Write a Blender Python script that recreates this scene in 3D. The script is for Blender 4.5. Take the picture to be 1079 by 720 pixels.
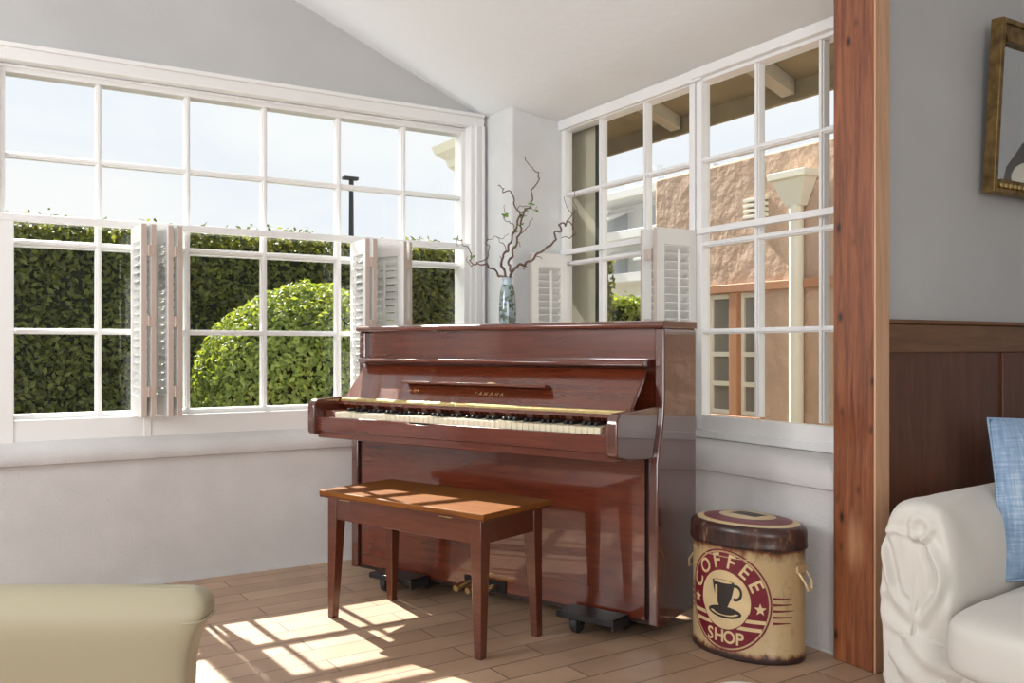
import bpy, bmesh, math, random
from mathutils import Vector, Matrix, noise
for o in list(bpy.data.objects): bpy.data.objects.remove(o)
scene = bpy.context.scene
COL = scene.collection
R = math.radians
random.seed(7)

# ------------------------------------------------------------------ camera, world, light
cam = bpy.data.cameras.new('camera'); camo = bpy.data.objects.new('camera', cam); COL.objects.link(camo)
ANG = 58.725                       # heading of the view, degrees from +x towards +y
camo.location = (0, 0, 1.05)
camo.rotation_euler = (R(90), 0, R(ANG-90))
cam.sensor_width = 36; cam.lens = 950/1079*36; cam.shift_y = 6/1079
cam.clip_start = .05; cam.clip_end = 500
scene.camera = camo
scene.view_settings.view_transform = 'Standard'
scene.view_settings.look = 'None'
scene.view_settings.exposure = 0.25
scene.view_settings.gamma = 1.0
scene.view_settings.use_curve_mapping = False
scene.cycles.max_bounces = 10
scene.cycles.diffuse_bounces = 5
scene.cycles.transparent_max_bounces = 24
scene.cycles.blur_glossy = 0.4
scene.cycles.sample_clamp_indirect = 10

SKY = 0.89
world = bpy.data.worlds.new('world'); scene.world = world; world.use_nodes = True
def build_world():
    nt = world.node_tree; nt.nodes.clear()
    N = nt.nodes.new; Lk = nt.links.new
    out = N('ShaderNodeOutputWorld'); bg = N('ShaderNodeBackground'); tc = N('ShaderNodeTexCoord')
    mp = N('ShaderNodeMapping'); mp.inputs['Scale'].default_value = (1.4, 1.4, 5.0)
    ns = N('ShaderNodeTexNoise'); ns.inputs['Scale'].default_value = 2.0; ns.inputs['Detail'].default_value = 5
    ns.inputs['Distortion'].default_value = .6
    rp = N('ShaderNodeValToRGB')
    rp.color_ramp.elements[0].position = .35; rp.color_ramp.elements[0].color = (.89, .93, 1.0, 1)
    rp.color_ramp.elements[1].position = .68; rp.color_ramp.elements[1].color = (1.0, 1.0, 1.0, 1)
    Lk(tc.outputs['Generated'], mp.inputs[0]); Lk(mp.outputs[0], ns.inputs['Vector'])
    Lk(ns.outputs['Fac'], rp.inputs[0]); Lk(rp.outputs[0], bg.inputs[0])
    bg.inputs[1].default_value = SKY
    Lk(bg.outputs[0], out.inputs[0])
build_world()

sun = bpy.data.lights.new('sun', 'SUN'); suno = bpy.data.objects.new('sun', sun); COL.objects.link(suno)
sun.energy = 13; sun.color = (1, .965, .90); sun.angle = R(.6)
suno.rotation_euler = Vector((.07, -1, -.94)).to_track_quat('-Z', 'Y').to_euler()
suno.location = (0, 12, 12)

def area(name, loc, target, sx, sy, power, color):
    l = bpy.data.lights.new(name, 'AREA'); o = bpy.data.objects.new(name, l); COL.objects.link(o)
    l.shape = 'RECTANGLE'; l.size = sx; l.size_y = sy; l.energy = power; l.color = color
    o.location = loc
    o.rotation_euler = (Vector(target)-Vector(loc)).to_track_quat('-Z', 'Z').to_euler()
    return o
# unseen area lamps added to brighten the room from the rear and the left
area('rear_fill', (-1.55, -2.95, 1.7), (.2, 2, 1.5), 2.0, 2.4, 88, (1, .97, .93))
area('side_fill', (-2.58, 0.2, 1.6), (2, 0.4, 1.5), 3.4, 2.2, 22, (1, .98, .96))
area('nook_fill', (-2.58, 3.0, 2.05), (2, 3.0, 1.75), 1.7, .95, 82, (1, .99, .98))

# ------------------------------------------------------------------ materials
def nodes(name):
    m = bpy.data.materials.new(name); m.use_nodes = True
    nt = m.node_tree
    return m, nt, nt.nodes['Principled BSDF']
def c4(c): return (c[0], c[1], c[2], 1)
def noise_node(nt, scale, stretch=(1,1,1), detail=4, rough=.5, dist=0):
    N = nt.nodes.new
    tc = N('ShaderNodeTexCoord'); mp = N('ShaderNodeMapping'); mp.inputs['Scale'].default_value = stretch
    ns = N('ShaderNodeTexNoise'); ns.inputs['Scale'].default_value = scale
    ns.inputs['Detail'].default_value = detail; ns.inputs['Roughness'].default_value = rough
    ns.inputs['Distortion'].default_value = dist
    nt.links.new(tc.outputs['Object'], mp.inputs[0]); nt.links.new(mp.outputs[0], ns.inputs['Vector'])
    return ns
def ramp(nt, src, stops):
    rp = nt.nodes.new('ShaderNodeValToRGB')
    el = rp.color_ramp.elements
    while len(el) < len(stops): el.new(.5)
    for e, (p, c) in zip(el, stops): e.position = p; e.color = c4(c)
    nt.links.new(src, rp.inputs[0])
    return rp
def mat(name, col, rough=.5, metal=0, coat=0, var=0, scale=8, stretch=(1,1,1), bump=0, bscale=60, bdist=.01, sheen=0, spec=.5, detail=4):
    m, nt, b = nodes(name)
    b.inputs['Base Color'].default_value = c4(col)
    b.inputs['Roughness'].default_value = rough
    b.inputs['Metallic'].default_value = metal
    b.inputs['Specular IOR Level'].default_value = spec
    if coat:
        b.inputs['Coat Weight'].default_value = coat; b.inputs['Coat Roughness'].default_value = .03
    if sheen: b.inputs['Sheen Weight'].default_value = sheen
    if var:
        ns = noise_node(nt, scale, stretch, detail)
        lo = [max(0, x*(1-var)) for x in col]; hi = [min(1, x*(1+var)) for x in col]
        rp = ramp(nt, ns.outputs['Fac'], [(.3, lo), (.7, hi)])
        nt.links.new(rp.outputs[0], b.inputs['Base Color'])
    if bump:
        nb = noise_node(nt, bscale, stretch if var and stretch != (1,1,1) else (1,1,1), 5)
        bp = nt.nodes.new('ShaderNodeBump'); bp.inputs['Strength'].default_value = bump; bp.inputs['Distance'].default_value = bdist
        nt.links.new(nb.outputs['Fac'], bp.inputs['Height']); nt.links.new(bp.outputs[0], b.inputs['Normal'])
    return m
def wood(name, dark, light, stretch, scale=6, rough=.35, coat=0, coat_rough=.03, knots=False, spec=.5, ior=1.5):
    m, nt, b = nodes(name)
    ns = noise_node(nt, scale, stretch, 6, .6, .6)
    n2 = noise_node(nt, scale*6, stretch, 3, .6, .2)
    mx = nt.nodes.new('ShaderNodeMath'); mx.operation = 'MULTIPLY_ADD'
    nt.links.new(n2.outputs['Fac'], mx.inputs[0]); mx.inputs[1].default_value = .35; nt.links.new(ns.outputs['Fac'], mx.inputs[2])
    mid = [(a+c)/2 for a, c in zip(dark, light)]
    rp = ramp(nt, mx.outputs[0], [(.42, dark), (.66, mid), (.9, light)])
    src = rp.outputs[0]
    if knots:
        tc = nt.nodes.new('ShaderNodeTexCoord'); mp = nt.nodes.new('ShaderNodeMapping')
        mp.inputs['Scale'].default_value = (2, 14, 7.5); mp.inputs['Location'].default_value = (.2, .45, .1)
        vo = nt.nodes.new('ShaderNodeTexVoronoi'); vo.inputs['Scale'].default_value = 1.0
        nt.links.new(tc.outputs['Object'], mp.inputs[0]); nt.links.new(mp.outputs[0], vo.inputs['Vector'])
        kr = ramp(nt, vo.outputs['Distance'], [(.05, (1,1,1)), (.11, (.55,.55,.55)), (.17, (.1,.1,.1)), (.24, (0,0,0))])
        mixc = nt.nodes.new('ShaderNodeMix'); mixc.data_type = 'RGBA'
        nt.links.new(kr.outputs[0], mixc.inputs[0]); nt.links.new(src, mixc.inputs[6]); mixc.inputs[7].default_value = c4([x*.25 for x in dark])
        src = mixc.outputs[2]
        # a paler patch low on the post
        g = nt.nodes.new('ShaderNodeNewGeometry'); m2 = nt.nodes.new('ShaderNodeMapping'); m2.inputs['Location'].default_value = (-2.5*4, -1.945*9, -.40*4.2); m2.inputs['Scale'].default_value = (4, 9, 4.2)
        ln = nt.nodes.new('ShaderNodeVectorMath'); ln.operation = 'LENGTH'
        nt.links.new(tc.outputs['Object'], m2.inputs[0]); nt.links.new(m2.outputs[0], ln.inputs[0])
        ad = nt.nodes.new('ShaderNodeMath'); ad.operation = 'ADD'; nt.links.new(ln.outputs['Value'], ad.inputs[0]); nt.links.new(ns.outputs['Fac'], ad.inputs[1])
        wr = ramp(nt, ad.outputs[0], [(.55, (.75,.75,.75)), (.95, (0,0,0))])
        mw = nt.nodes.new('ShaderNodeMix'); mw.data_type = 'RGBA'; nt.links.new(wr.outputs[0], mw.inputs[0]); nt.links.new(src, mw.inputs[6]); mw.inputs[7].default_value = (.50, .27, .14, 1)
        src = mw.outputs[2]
    nt.links.new(src, b.inputs['Base Color'])
    b.inputs['Roughness'].default_value = rough
    b.inputs['Specular IOR Level'].default_value = spec
    if coat:
        b.inputs['Coat Weight'].default_value = coat; b.inputs['Coat Roughness'].default_value = coat_rough; b.inputs['Coat IOR'].default_value = ior
    return m

M = {}
M['wall'] = mat('grey_paint', (.50, .505, .51), .85, bump=.25, bscale=90, bdist=.004, var=.04, scale=3)
M['pillar'] = mat('pale_grey_plaster', (.64, .655, .66), .85, bump=.25, bscale=40, bdist=.004, var=.05, scale=6)
M['plaster'] = mat('rough_white_plaster', (.60, .59, .59), .9, bump=.55, bscale=110, bdist=.005, var=.05, scale=5)
M['ceiling'] = mat('white_ceiling_plaster', (.79, .825, .85), .9, bump=.3, bscale=25, bdist=.006)
M['white'] = mat('white_gloss_paint', (.80, .80, .80), .35, bump=.08, bscale=30, bdist=.003)
M['shutter'] = mat('white_shutter_paint', (.80, .80, .78), .4)
M['shutter_edge'] = mat('bare_shutter_edge', (.52, .43, .38), .5)
M['piano'] = wood('polished_mahogany', (.080, .0135, .0055), (.150, .030, .011), (1.2, 14, 14), 3, .25, 1.0, .012, ior=1.6)
M['piano_side'] = wood('polished_mahogany_end', (.06, .013, .008), (.12, .028, .014), (14, 14, 1.2), 3, .25, 1.0, .015, ior=1.85)
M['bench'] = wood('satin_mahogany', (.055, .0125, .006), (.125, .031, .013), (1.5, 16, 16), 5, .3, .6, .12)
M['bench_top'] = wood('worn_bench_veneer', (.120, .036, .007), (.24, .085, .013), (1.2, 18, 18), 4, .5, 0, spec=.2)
M['ivory'] = mat('ivory_keys', (.78, .70, .52), .25, coat=.5)
M['ebony'] = mat('black_keys', (.012, .012, .013), .25)
M['brass'] = mat('brass', (.70, .55, .26), .28, metal=1, var=.15, scale=30)
M['gold_letters'] = mat('gold_leaf_letters', (.55, .42, .22), .4, metal=.7)
M['black'] = mat('black_metal', (.015, .016, .018), .4)
M['dark_gap'] = mat('matte_black', (.008, .006, .006), .9)
M['rubber'] = mat('black_rubber', (.02, .02, .02), .6)
M['steel'] = mat('steel', (.45, .44, .42), .3, metal=1)
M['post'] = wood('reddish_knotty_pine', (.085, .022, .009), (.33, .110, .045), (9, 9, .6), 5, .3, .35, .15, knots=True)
M['post_edge'] = wood('lit_pine_edge', (.50, .28, .16), (.66, .41, .26), (9, 9, .6), 4, .4)  # paler than the post: room light on this face put into the colour
M['wains'] = wood('dark_stained_panel', (.065, .019, .008), (.135, .042, .018), (8, 8, .7), 4, .35, .2, .2)
M['wains_rail'] = wood('stained_top_rail', (.10, .04, .014), (.19, .085, .028), (.8, 9, 9), 4, .35, .2, .2)
M['slip'] = mat('cream_slipcover_cotton', (.68, .65, .60), .9, bump=.25, bscale=300, bdist=.001, var=.03, scale=4, sheen=.2)
M['leather'] = mat('cream_leather', (.42, .375, .26), .42, bump=.12, bscale=120, bdist=.002, spec=.4)
M['pouf'] = mat('white_woven_cloth', (.70, .69, .66), .9, bump=.3, bscale=120, bdist=.002, var=.12, scale=25)
M['gilt'] = mat('antique_gilt', (.24, .155, .06), .45, metal=.75, var=.45, scale=25, bump=.5, bscale=80, bdist=.004)
M['mirror'] = mat('mirror_glass', (.62, .64, .64), .02, metal=1)
M['clock'] = mat('dark_clock_wood', (.03, .018, .012), .35)
M['clock_face'] = mat('clock_dial', (.70, .66, .55), .4)
M['bark'] = mat('willow_bark', (.16, .105, .085), .75, var=.3, scale=60)
M['leaf'] = mat('young_leaf', (.13, .27, .03), .5)
M['stucco'] = mat('peach_stucco', (.47, .325, .235), .95, bump=.7, bscale=7, bdist=.05, var=.10, scale=3)
M['cream_ext'] = mat('cream_house_paint', (.72, .69, .58), .6)
M['tan_board'] = mat('tan_painted_board', (.44, .38, .28), .6, var=.06, scale=4)
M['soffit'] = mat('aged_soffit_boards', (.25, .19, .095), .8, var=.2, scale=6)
M['cream_board'] = mat('cream_painted_board', (.60, .55, .43), .6, var=.04, scale=4)
M['green_ext'] = mat('dark_green_paint', (.025, .035, .025), .6)
M['orange_trim'] = mat('rust_window_trim', (.42, .20, .105), .7)
M['white_ext'] = mat('white_render', (.82, .82, .82), .8)
M['grey_ext'] = mat('grey_facade', (.50, .53, .57), .6)
M['lamp_black'] = mat('lamp_post_black', (.02, .02, .025), .5)
M['ground'] = mat('garden_soil', (.16, .14, .09), .95, var=.3, scale=2)
M['roof'] = mat('roof_shingle', (.14, .12, .10), .9, var=.2, scale=8)
M['crimson'] = mat('crimson_print', (.155, .010, .022), .35, var=.15, scale=30)
M['cream_print'] = mat('cream_print', (.62, .47, .26), .38, var=.12, scale=14)
M['ink'] = mat('black_ink_print', (.025, .020, .018), .4)
M['plinth_dark'] = mat('dark_base_wood', (.02, .008, .005), .4)

def glass_mat():
    m = bpy.data.materials.new('window_glass'); m.use_nodes = True; nt = m.node_tree; nt.nodes.clear()
    out = nt.nodes.new('ShaderNodeOutputMaterial'); mx = nt.nodes.new('ShaderNodeMixShader')
    tr = nt.nodes.new('ShaderNodeBsdfTransparent'); gl = nt.nodes.new('ShaderNodeBsdfGlossy'); lw = nt.nodes.new('ShaderNodeLayerWeight')
    pw_ = nt.nodes.new('ShaderNodeMath'); pw_.operation = 'POWER'; pw_.inputs[1].default_value = 5
    fr = nt.nodes.new('ShaderNodeMath'); fr.operation = 'MULTIPLY_ADD'; fr.inputs[1].default_value = .9; fr.inputs[2].default_value = .02
    lw.inputs['Blend'].default_value = .5
    nt.links.new(lw.outputs['Facing'], pw_.inputs[0]); nt.links.new(pw_.outputs[0], fr.inputs[0])
    tr.inputs[0].default_value = (.97, .98, .97, 1); gl.inputs['Roughness'].default_value = .01
    nt.links.new(fr.outputs[0], mx.inputs[0]); nt.links.new(tr.outputs[0], mx.inputs[1]); nt.links.new(gl.outputs[0], mx.inputs[2])
    nt.links.new(mx.outputs[0], out.inputs[0]); return m
M['glass'] = glass_mat()

def leaf_mat(name, dark, light, trans):
    m = bpy.data.materials.new(name); m.use_nodes = True; nt = m.node_tree
    b = nt.nodes['Principled BSDF']; out = nt.nodes['Material Output']
    gi = nt.nodes.new('ShaderNodeNewGeometry')
    rp = ramp(nt, gi.outputs['Random Per Island'], [(0, dark), (1, light)])
    nt.links.new(rp.outputs[0], b.inputs['Base Color']); b.inputs['Roughness'].default_value = .45
    tl = nt.nodes.new('ShaderNodeBsdfTranslucent'); 
    hs = nt.nodes.new('ShaderNodeMix'); hs.data_type = 'RGBA'; hs.blend_type = 'MULTIPLY'; hs.inputs[0].default_value = 1
    nt.links.new(rp.outputs[0], hs.inputs[6]); hs.inputs[7].default_value = (1.5, 1.35, .5, 1)
    nt.links.new(hs.outputs[2], tl.inputs[0])
    mx = nt.nodes.new('ShaderNodeMixShader'); mx.inputs[0].default_value = trans
    nt.links.new(b.outputs[0], mx.inputs[1]); nt.links.new(tl.outputs[0], mx.inputs[2]); nt.links.new(mx.outputs[0], out.inputs[0])
    return m
M['hedge_leaf'] = leaf_mat('hedge_leaves', (.045, .065, .014), (.21, .235, .05), .5)
M['bush_leaf'] = leaf_mat('bush_leaves', (.11, .17, .03), (.34, .40, .10), .45)
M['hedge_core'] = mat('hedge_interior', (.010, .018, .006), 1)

def floor_mat():
    m, nt, b = nodes('terracotta_plank_tiles')
    tc = nt.nodes.new('ShaderNodeTexCoord'); mp = nt.nodes.new('ShaderNodeMapping')
    mp.inputs['Rotation'].default_value = (0, 0, R(-2.2)); mp.inputs['Location'].default_value = (.13, .06, 0)
    br = nt.nodes.new('ShaderNodeTexBrick')
    br.inputs['Scale'].default_value = 1; br.inputs['Brick Width'].default_value = .64; br.inputs['Row Height'].default_value = .122
    br.inputs['Mortar Size'].default_value = .0028; br.inputs['Mortar Smooth'].default_value = .3; br.offset = .35; br.inputs['Bias'].default_value = 0
    br.inputs['Color1'].default_value = (.36, .235, .155, 1); br.inputs['Color2'].default_value = (.45, .305, .205, 1)
    br.inputs['Mortar'].default_value = (.13, .085, .06, 1)
    nt.links.new(tc.outputs['Object'], mp.inputs[0]); nt.links.new(mp.outputs[0], br.inputs['Vector'])
    ns = noise_node(nt, 5, (1,1,1), 5)
    rp = ramp(nt, ns.outputs['Fac'], [(.3, (.86,.84,.82)), (.7, (1.1,1.1,1.1))])
    mx = nt.nodes.new('ShaderNodeMix'); mx.data_type = 'RGBA'; mx.blend_type = 'MULTIPLY'; mx.inputs[0].default_value = 1
    nt.links.new(br.outputs['Color'], mx.inputs[6]); nt.links.new(rp.outputs[0], mx.inputs[7]); nt.links.new(mx.outputs[2], b.inputs['Base Color'])
    b.inputs['Roughness'].default_value = .42
    bp = nt.nodes.new('ShaderNodeBump'); bp.inputs['Strength'].default_value = .5; bp.inputs['Distance'].default_value = .003; bp.invert = True
    nt.links.new(br.outputs['Fac'], bp.inputs['Height']); nt.links.new(bp.outputs[0], b.inputs['Normal'])
    return m
M['floor'] = floor_mat()

def linen_mat():
    m, nt, b = nodes('blue_linen')
    n1 = noise_node(nt, 14, (14, 1, 1), 4); n2 = noise_node(nt, 14, (1, 1, 14), 4); n3 = noise_node(nt, 5, (1,1,1), 3)
    a = nt.nodes.new('ShaderNodeMath'); a.operation = 'ADD'; nt.links.new(n1.outputs['Fac'], a.inputs[0]); nt.links.new(n2.outputs['Fac'], a.inputs[1])
    a2 = nt.nodes.new('ShaderNodeMath'); a2.operation = 'ADD'; nt.links.new(a.outputs[0], a2.inputs[0]); nt.links.new(n3.outputs['Fac'], a2.inputs[1])
    dv = nt.nodes.new('ShaderNodeMath'); dv.operation = 'DIVIDE'; nt.links.new(a2.outputs[0], dv.inputs[0]); dv.inputs[1].default_value = 3
    rp = ramp(nt, dv.outputs[0], [(.38, (.17, .27, .42)), (.52, (.27, .39, .55)), (.62, (.46, .56, .68))])
    nt.links.new(rp.outputs[0], b.inputs['Base Color']); b.inputs['Roughness'].default_value = .9
    bp = nt.nodes.new('ShaderNodeBump'); bp.inputs['Strength'].default_value = .3; bp.inputs['Distance'].default_value = .002
    nt.links.new(dv.outputs[0], bp.inputs['Height']); nt.links.new(bp.outputs[0], b.inputs['Normal'])
    return m
M['linen'] = linen_mat()

def vase_mat():
    m, nt, b = nodes('mottled_glaze')
    tc = nt.nodes.new('ShaderNodeTexCoord'); vo = nt.nodes.new('ShaderNodeTexVoronoi'); vo.inputs['Scale'].default_value = 75
    nt.links.new(tc.outputs['Object'], vo.inputs['Vector'])
    rp = ramp(nt, vo.outputs['Color'], [(.15, (.03, .05, .045)), (.4, (.10, .15, .10)), (.62, (.30, .38, .38)), (.85, (.22, .30, .38))])
    nt.links.new(rp.outputs[0], b.inputs['Base Color']); b.inputs['Roughness'].default_value = .12; b.inputs['Coat Weight'].default_value = .8
    return m
M['vase'] = vase_mat()
M['vase_rim'] = mat('pale_blue_glaze', (.42, .55, .62), .12, coat=.8)

def tin_mat(name, base, lo, hi):
    """printed tin with rust creeping in from its two rims (object z from lo to hi)"""
    m, nt, b = nodes(name)
    tc = nt.nodes.new('ShaderNodeTexCoord'); sp = nt.nodes.new('ShaderNodeSeparateXYZ'); nt.links.new(tc.outputs['Object'], sp.inputs[0])
    mr = nt.nodes.new('ShaderNodeMapRange'); mr.inputs['From Min'].default_value = lo; mr.inputs['From Max'].default_value = hi
    nt.links.new(sp.outputs['Z'], mr.inputs['Value'])
    edge = ramp(nt, mr.outputs[0], [(0, (1,1,1)), (.05, (.45,.45,.45)), (.11, (.05,.05,.05)), (.87, (.04,.04,.04)), (.95, (.30,.30,.30)), (1, (.6,.6,.6))])
    ns = noise_node(nt, 26, (1, 1, .45), 6, .65)
    ad = nt.nodes.new('ShaderNodeMath'); ad.operation = 'ADD'; nt.links.new(edge.outputs[0], ad.inputs[0]); nt.links.new(ns.outputs['Fac'], ad.inputs[1])
    rp = ramp(nt, ad.outputs[0], [(.60, base), (.74, [x*.72 for x in base]), (.86, (.20, .075, .03)), (1.0, (.035, .018, .016))])
    spk = noise_node(nt, 70, (1,1,1), 2)
    sr = ramp(nt, spk.outputs['Fac'], [(.70, (1,1,1)), (.76, (.45,.3,.2))])
    mx = nt.nodes.new('ShaderNodeMix'); mx.data_type = 'RGBA'; mx.blend_type = 'MULTIPLY'; mx.inputs[0].default_value = 1
    nt.links.new(rp.outputs[0], mx.inputs[6]); nt.links.new(sr.outputs[0], mx.inputs[7]); nt.links.new(mx.outputs[2], b.inputs['Base Color'])
    b.inputs['Roughness'].default_value = .36
    return m
M['tin'] = tin_mat('aged_printed_tin', (.50, .36, .19), 0.0, .375)
def lid_mat():
    m, nt, b = nodes('worn_tin_lid')
    ns = noise_node(nt, 20, (1, 1, .4), 6, .65)
    rp = ramp(nt, ns.outputs['Fac'], [(.42, (.022, .012, .012)), (.60, (.07, .028, .022)), (.75, (.34, .22, .11))])
    nt.links.new(rp.outputs[0], b.inputs['Base Color']); b.inputs['Roughness'].default_value = .3
    return m
M['lid'] = lid_mat()

# ------------------------------------------------------------------ mesh helpers
class MB:
    def __init__(s): s.v = []; s.f = []; s.mi = []; s.cur = 0; s.M = None
    def add(s, verts, faces, mi=None):
        b = len(s.v)
        for p in verts:
            p = Vector(p)
            if s.M is not None: p = s.M @ p
            s.v.append(p)
        for f in faces: s.f.append([b+i for i in f]); s.mi.append(s.cur if mi is None else mi)
    def box(s, x0, x1, y0, y1, z0, z1, mi=None):
        v = [(x0,y0,z0),(x1,y0,z0),(x1,y1,z0),(x0,y1,z0),(x0,y0,z1),(x1,y0,z1),(x1,y1,z1),(x0,y1,z1)]
        s.add(v, [(0,3,2,1),(4,5,6,7),(0,1,5,4),(1,2,6,5),(2,3,7,6),(3,0,4,7)], mi)
    def bar(s, p, q, w, h, mi=None, up=(0,0,1)):
        p, q = Vector(p), Vector(q); d = (q-p).normalized(); sd = d.cross(Vector(up)).normalized(); u = sd.cross(d)
        v = [a+sd*i*w/2+u*j*h/2 for a in (p, q) for i, j in ((-1,-1),(1,-1),(1,1),(-1,1))]
        s.add(v, [(0,3,2,1),(4,5,6,7),(0,1,5,4),(1,2,6,5),(2,3,7,6),(3,0,4,7)], mi)
    def prism(s, poly, axis, a, b, mi=None):
        """poly of 2D points; axis 'x': (y,z), 'y': (x,z), 'z': (x,y)"""
        n = len(poly)
        def P(p, t): return (t, p[0], p[1]) if axis == 'x' else (p[0], t, p[1]) if axis == 'y' else (p[0], p[1], t)
        v = [P(p, a) for p in poly]+[P(p, b) for p in poly]
        f = [list(range(n))[::-1], list(range(n, 2*n))]+[(i, (i+1) % n, n+(i+1) % n, n+i) for i in range(n)]
        s.add(v, f, mi)
    def tube(s, pts, rad, n=8, mi=None, closed=False):
        pts = [Vector(p) for p in pts]; k = len(pts)
        if not hasattr(rad, '__len__'): rad = [rad]*k
        ref = None; vs = []
        for i, p in enumerate(pts):
            a = pts[(i-1) % k] if (i or closed) else p; b = pts[(i+1) % k] if (i < k-1 or closed) else p
            t = (b-a).normalized()
            if ref is None: ref = t.orthogonal().normalized()
            ref = (ref-t*ref.dot(t)); ref = ref.normalized() if ref.length > 1e-6 else t.orthogonal().normalized()
            w = t.cross(ref)
            for j in range(n):
                th = 2*math.pi*j/n; vs.append(p+(ref*math.cos(th)+w*math.sin(th))*rad[i])
        fs = []
        for i in range(k if closed else k-1):
            for j in range(n):
                a = i*n+j; b = i*n+(j+1) % n; c = ((i+1) % k)*n+(j+1) % n; d = ((i+1) % k)*n+j
                fs.append((a, b, c, d))
        if not closed: fs += [list(range(n))[::-1], list(range((k-1)*n, k*n))]
        s.add(vs, fs, mi)
    def loft(s, rings, mi=None, cap0=True, cap1=True):
        n = len(rings[0]); vs = [p for r in rings for p in r]; fs = []
        for i in range(len(rings)-1):
            for j in range(n): fs.append((i*n+j, i*n+(j+1) % n, (i+1)*n+(j+1) % n, (i+1)*n+j))
        if cap0: fs.append(list(range(n))[::-1])
        if cap1: fs.append(list(range((len(rings)-1)*n, len(rings)*n)))
        s.add(vs, fs, mi)
    def lathe(s, prof, n=32, c=(0,0,0), sx=1, sy=1, mi=None, cap0=True, cap1=True, rot=None):
        rings = []
        for r, z in prof:
            ring = []
            for j in range(n):
                t = 2*math.pi*j/n; p = Vector((r*sx*math.cos(t), r*sy*math.sin(t), z))
                if rot is not None: p = rot @ p
                ring.append(p+Vector(c))
            rings.append(ring)
        s.loft(rings, mi, cap0, cap1)
    def build(s, name, mats, parent=None, bevel=0, smooth=True, seg=2, sub=0, loc=None, angle=35):
        me = bpy.data.meshes.new(name)
        me.from_pydata([tuple(p) for p in s.v], [], s.f)
        for m in (mats if isinstance(mats, (list, tuple)) else [mats]): me.materials.append(m)
        me.polygons.foreach_set('material_index', s.mi)
        bm = bmesh.new(); bm.from_mesh(me); bmesh.ops.recalc_face_normals(bm, faces=bm.faces); bm.to_mesh(me); bm.free()
        if smooth:
            me.polygons.foreach_set('use_smooth', [True]*len(me.polygons)); me.set_sharp_from_angle(angle=R(angle))
        me.update()
        o = bpy.data.objects.new(name, me); COL.objects.link(o)
        if parent is not None: o.parent = parent
        if loc is not None: o.location = loc
        if bevel:
            b = o.modifiers.new('bevel', 'BEVEL'); b.width = bevel; b.segments = seg; b.limit_method = 'ANGLE'; b.angle_limit = R(40)
            b.harden_normals = False
        if sub:
            u = o.modifiers.new('subdivision', 'SUBSURF'); u.levels = sub; u.render_levels = sub
        return o
def tag(o, label=None, cat=None, group=None, kind=None):
    if label: o['label'] = label
    if cat: o['category'] = cat
    if group: o['group'] = group
    if kind: o['kind'] = kind
    return o
def empty(name, loc=(0,0,0), rz=0, parent=None):
    o = bpy.data.objects.new(name, None); COL.objects.link(o); o.location = loc; o.rotation_euler = (0, 0, rz)
    o.empty_display_size = .1
    if parent is not None: o.parent = parent
    return o
def structure(o): o['kind'] = 'structure'; return o
def copy_tree(o, parent=None):
    c = o.copy(); COL.objects.link(c)
    if parent is not None: c.parent = parent
    for ch in list(o.children): copy_tree(ch, c)
    return c

# ------------------------------------------------------------------ room shell
PX, PY = 2.42, 3.985               # corner pillar
GA, GB = 4.35, 2.76                # glass planes of the back and the right windows
UA, UB = 4.26, 2.72                # wall faces above the windows
LA, LB = 4.229, 2.54               # wall faces below the windows
m = MB(); m.box(-2.7, 4.75, -3.1, 4.3, -.08, 0); structure(m.build('floor', M['floor']))

def zc(x):
    if x < 2.30: return 2.287+.413*(2.42-x)
    if x > 2.72: return 2.255
    t = (x-2.30)/.42
    a, b = 2.3366, 2.255
    return a*(2*t**3-3*t**2+1)+(t**3-2*t**2+t)*.42*-.413+b*(-2*t**3+3*t**2)+(t**3-t**2)*.42*-.02
xs = [0.0, .5, 1.0, 1.6, 2.0, 2.2]+[2.3+.42*i/12 for i in range(13)]+[2.80]
poly = [(x, zc(x)) for x in xs]+[(x, zc(x)+.14) for x in reversed(xs)]
m = MB(); m.prism(poly, 'y', 2.0, 4.5)
m.prism([(-2.7, zc(0)-.25*2.7), (0, zc(0)), (0, zc(0)+.14), (-2.7, zc(0)-.25*2.7+.14)], 'y', 2.0, 4.5)
structure(m.build('ceiling', M['ceiling'], angle=50))
m = MB(); m.box(-2.7, 4.75, -3.1, 2.0, 3.45, 3.55); structure(m.build('ceiling', M['ceiling']))
m = MB()
m.prism([(-2.7, zc(0)-.25*2.7+.02), (0, zc(0)+.02), (2.3, zc(2.3)+.02), (2.52, zc(2.52)+.02), (2.52, 3.5), (-2.7, 3.5)], 'y', 1.93, 2.0)
structure(m.build('wall_header', M['ceiling']))

# back wall: low plaster wall with a rounded ledge, gable above the window, return at its left
m = MB()
m.box(-2.7, 2.62, LA, 4.55, 0, .60)
led = [(LA+.002, .556), (LA-.020, .562), (LA-.028, .582), (LA-.020, .618), (LA+.006, .640), (LA+.03, .652), (4.33, .688), (4.55, .69), (4.55, .545)]
m.prism(led, 'x', -2.7, 2.62)
structure(m.build('wall_back', M['plaster'], angle=50))
m = MB()
g = [(-2.7, 2.262), (2.44, 2.262)] + [(x, zc(x)+.03) for x in (2.44, 2.3, 0.0)] + [(-2.7, zc(0)-.25*2.7+.03)]
m.prism(g, 'y', UA, 4.40)
m.box(-2.7, .06, UA, 4.40, .66, 2.262)
structure(m.build('wall_back', M['wall']))
# corner pillar
m = MB(); m.box(PX, 2.785, PY, 4.5, .60, 2.33); m.box(2.38, PX+.01, 4.30, 4.40, .60, 2.30)
structure(m.build('wall_corner', M['pillar'], bevel=.012, seg=3))
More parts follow.
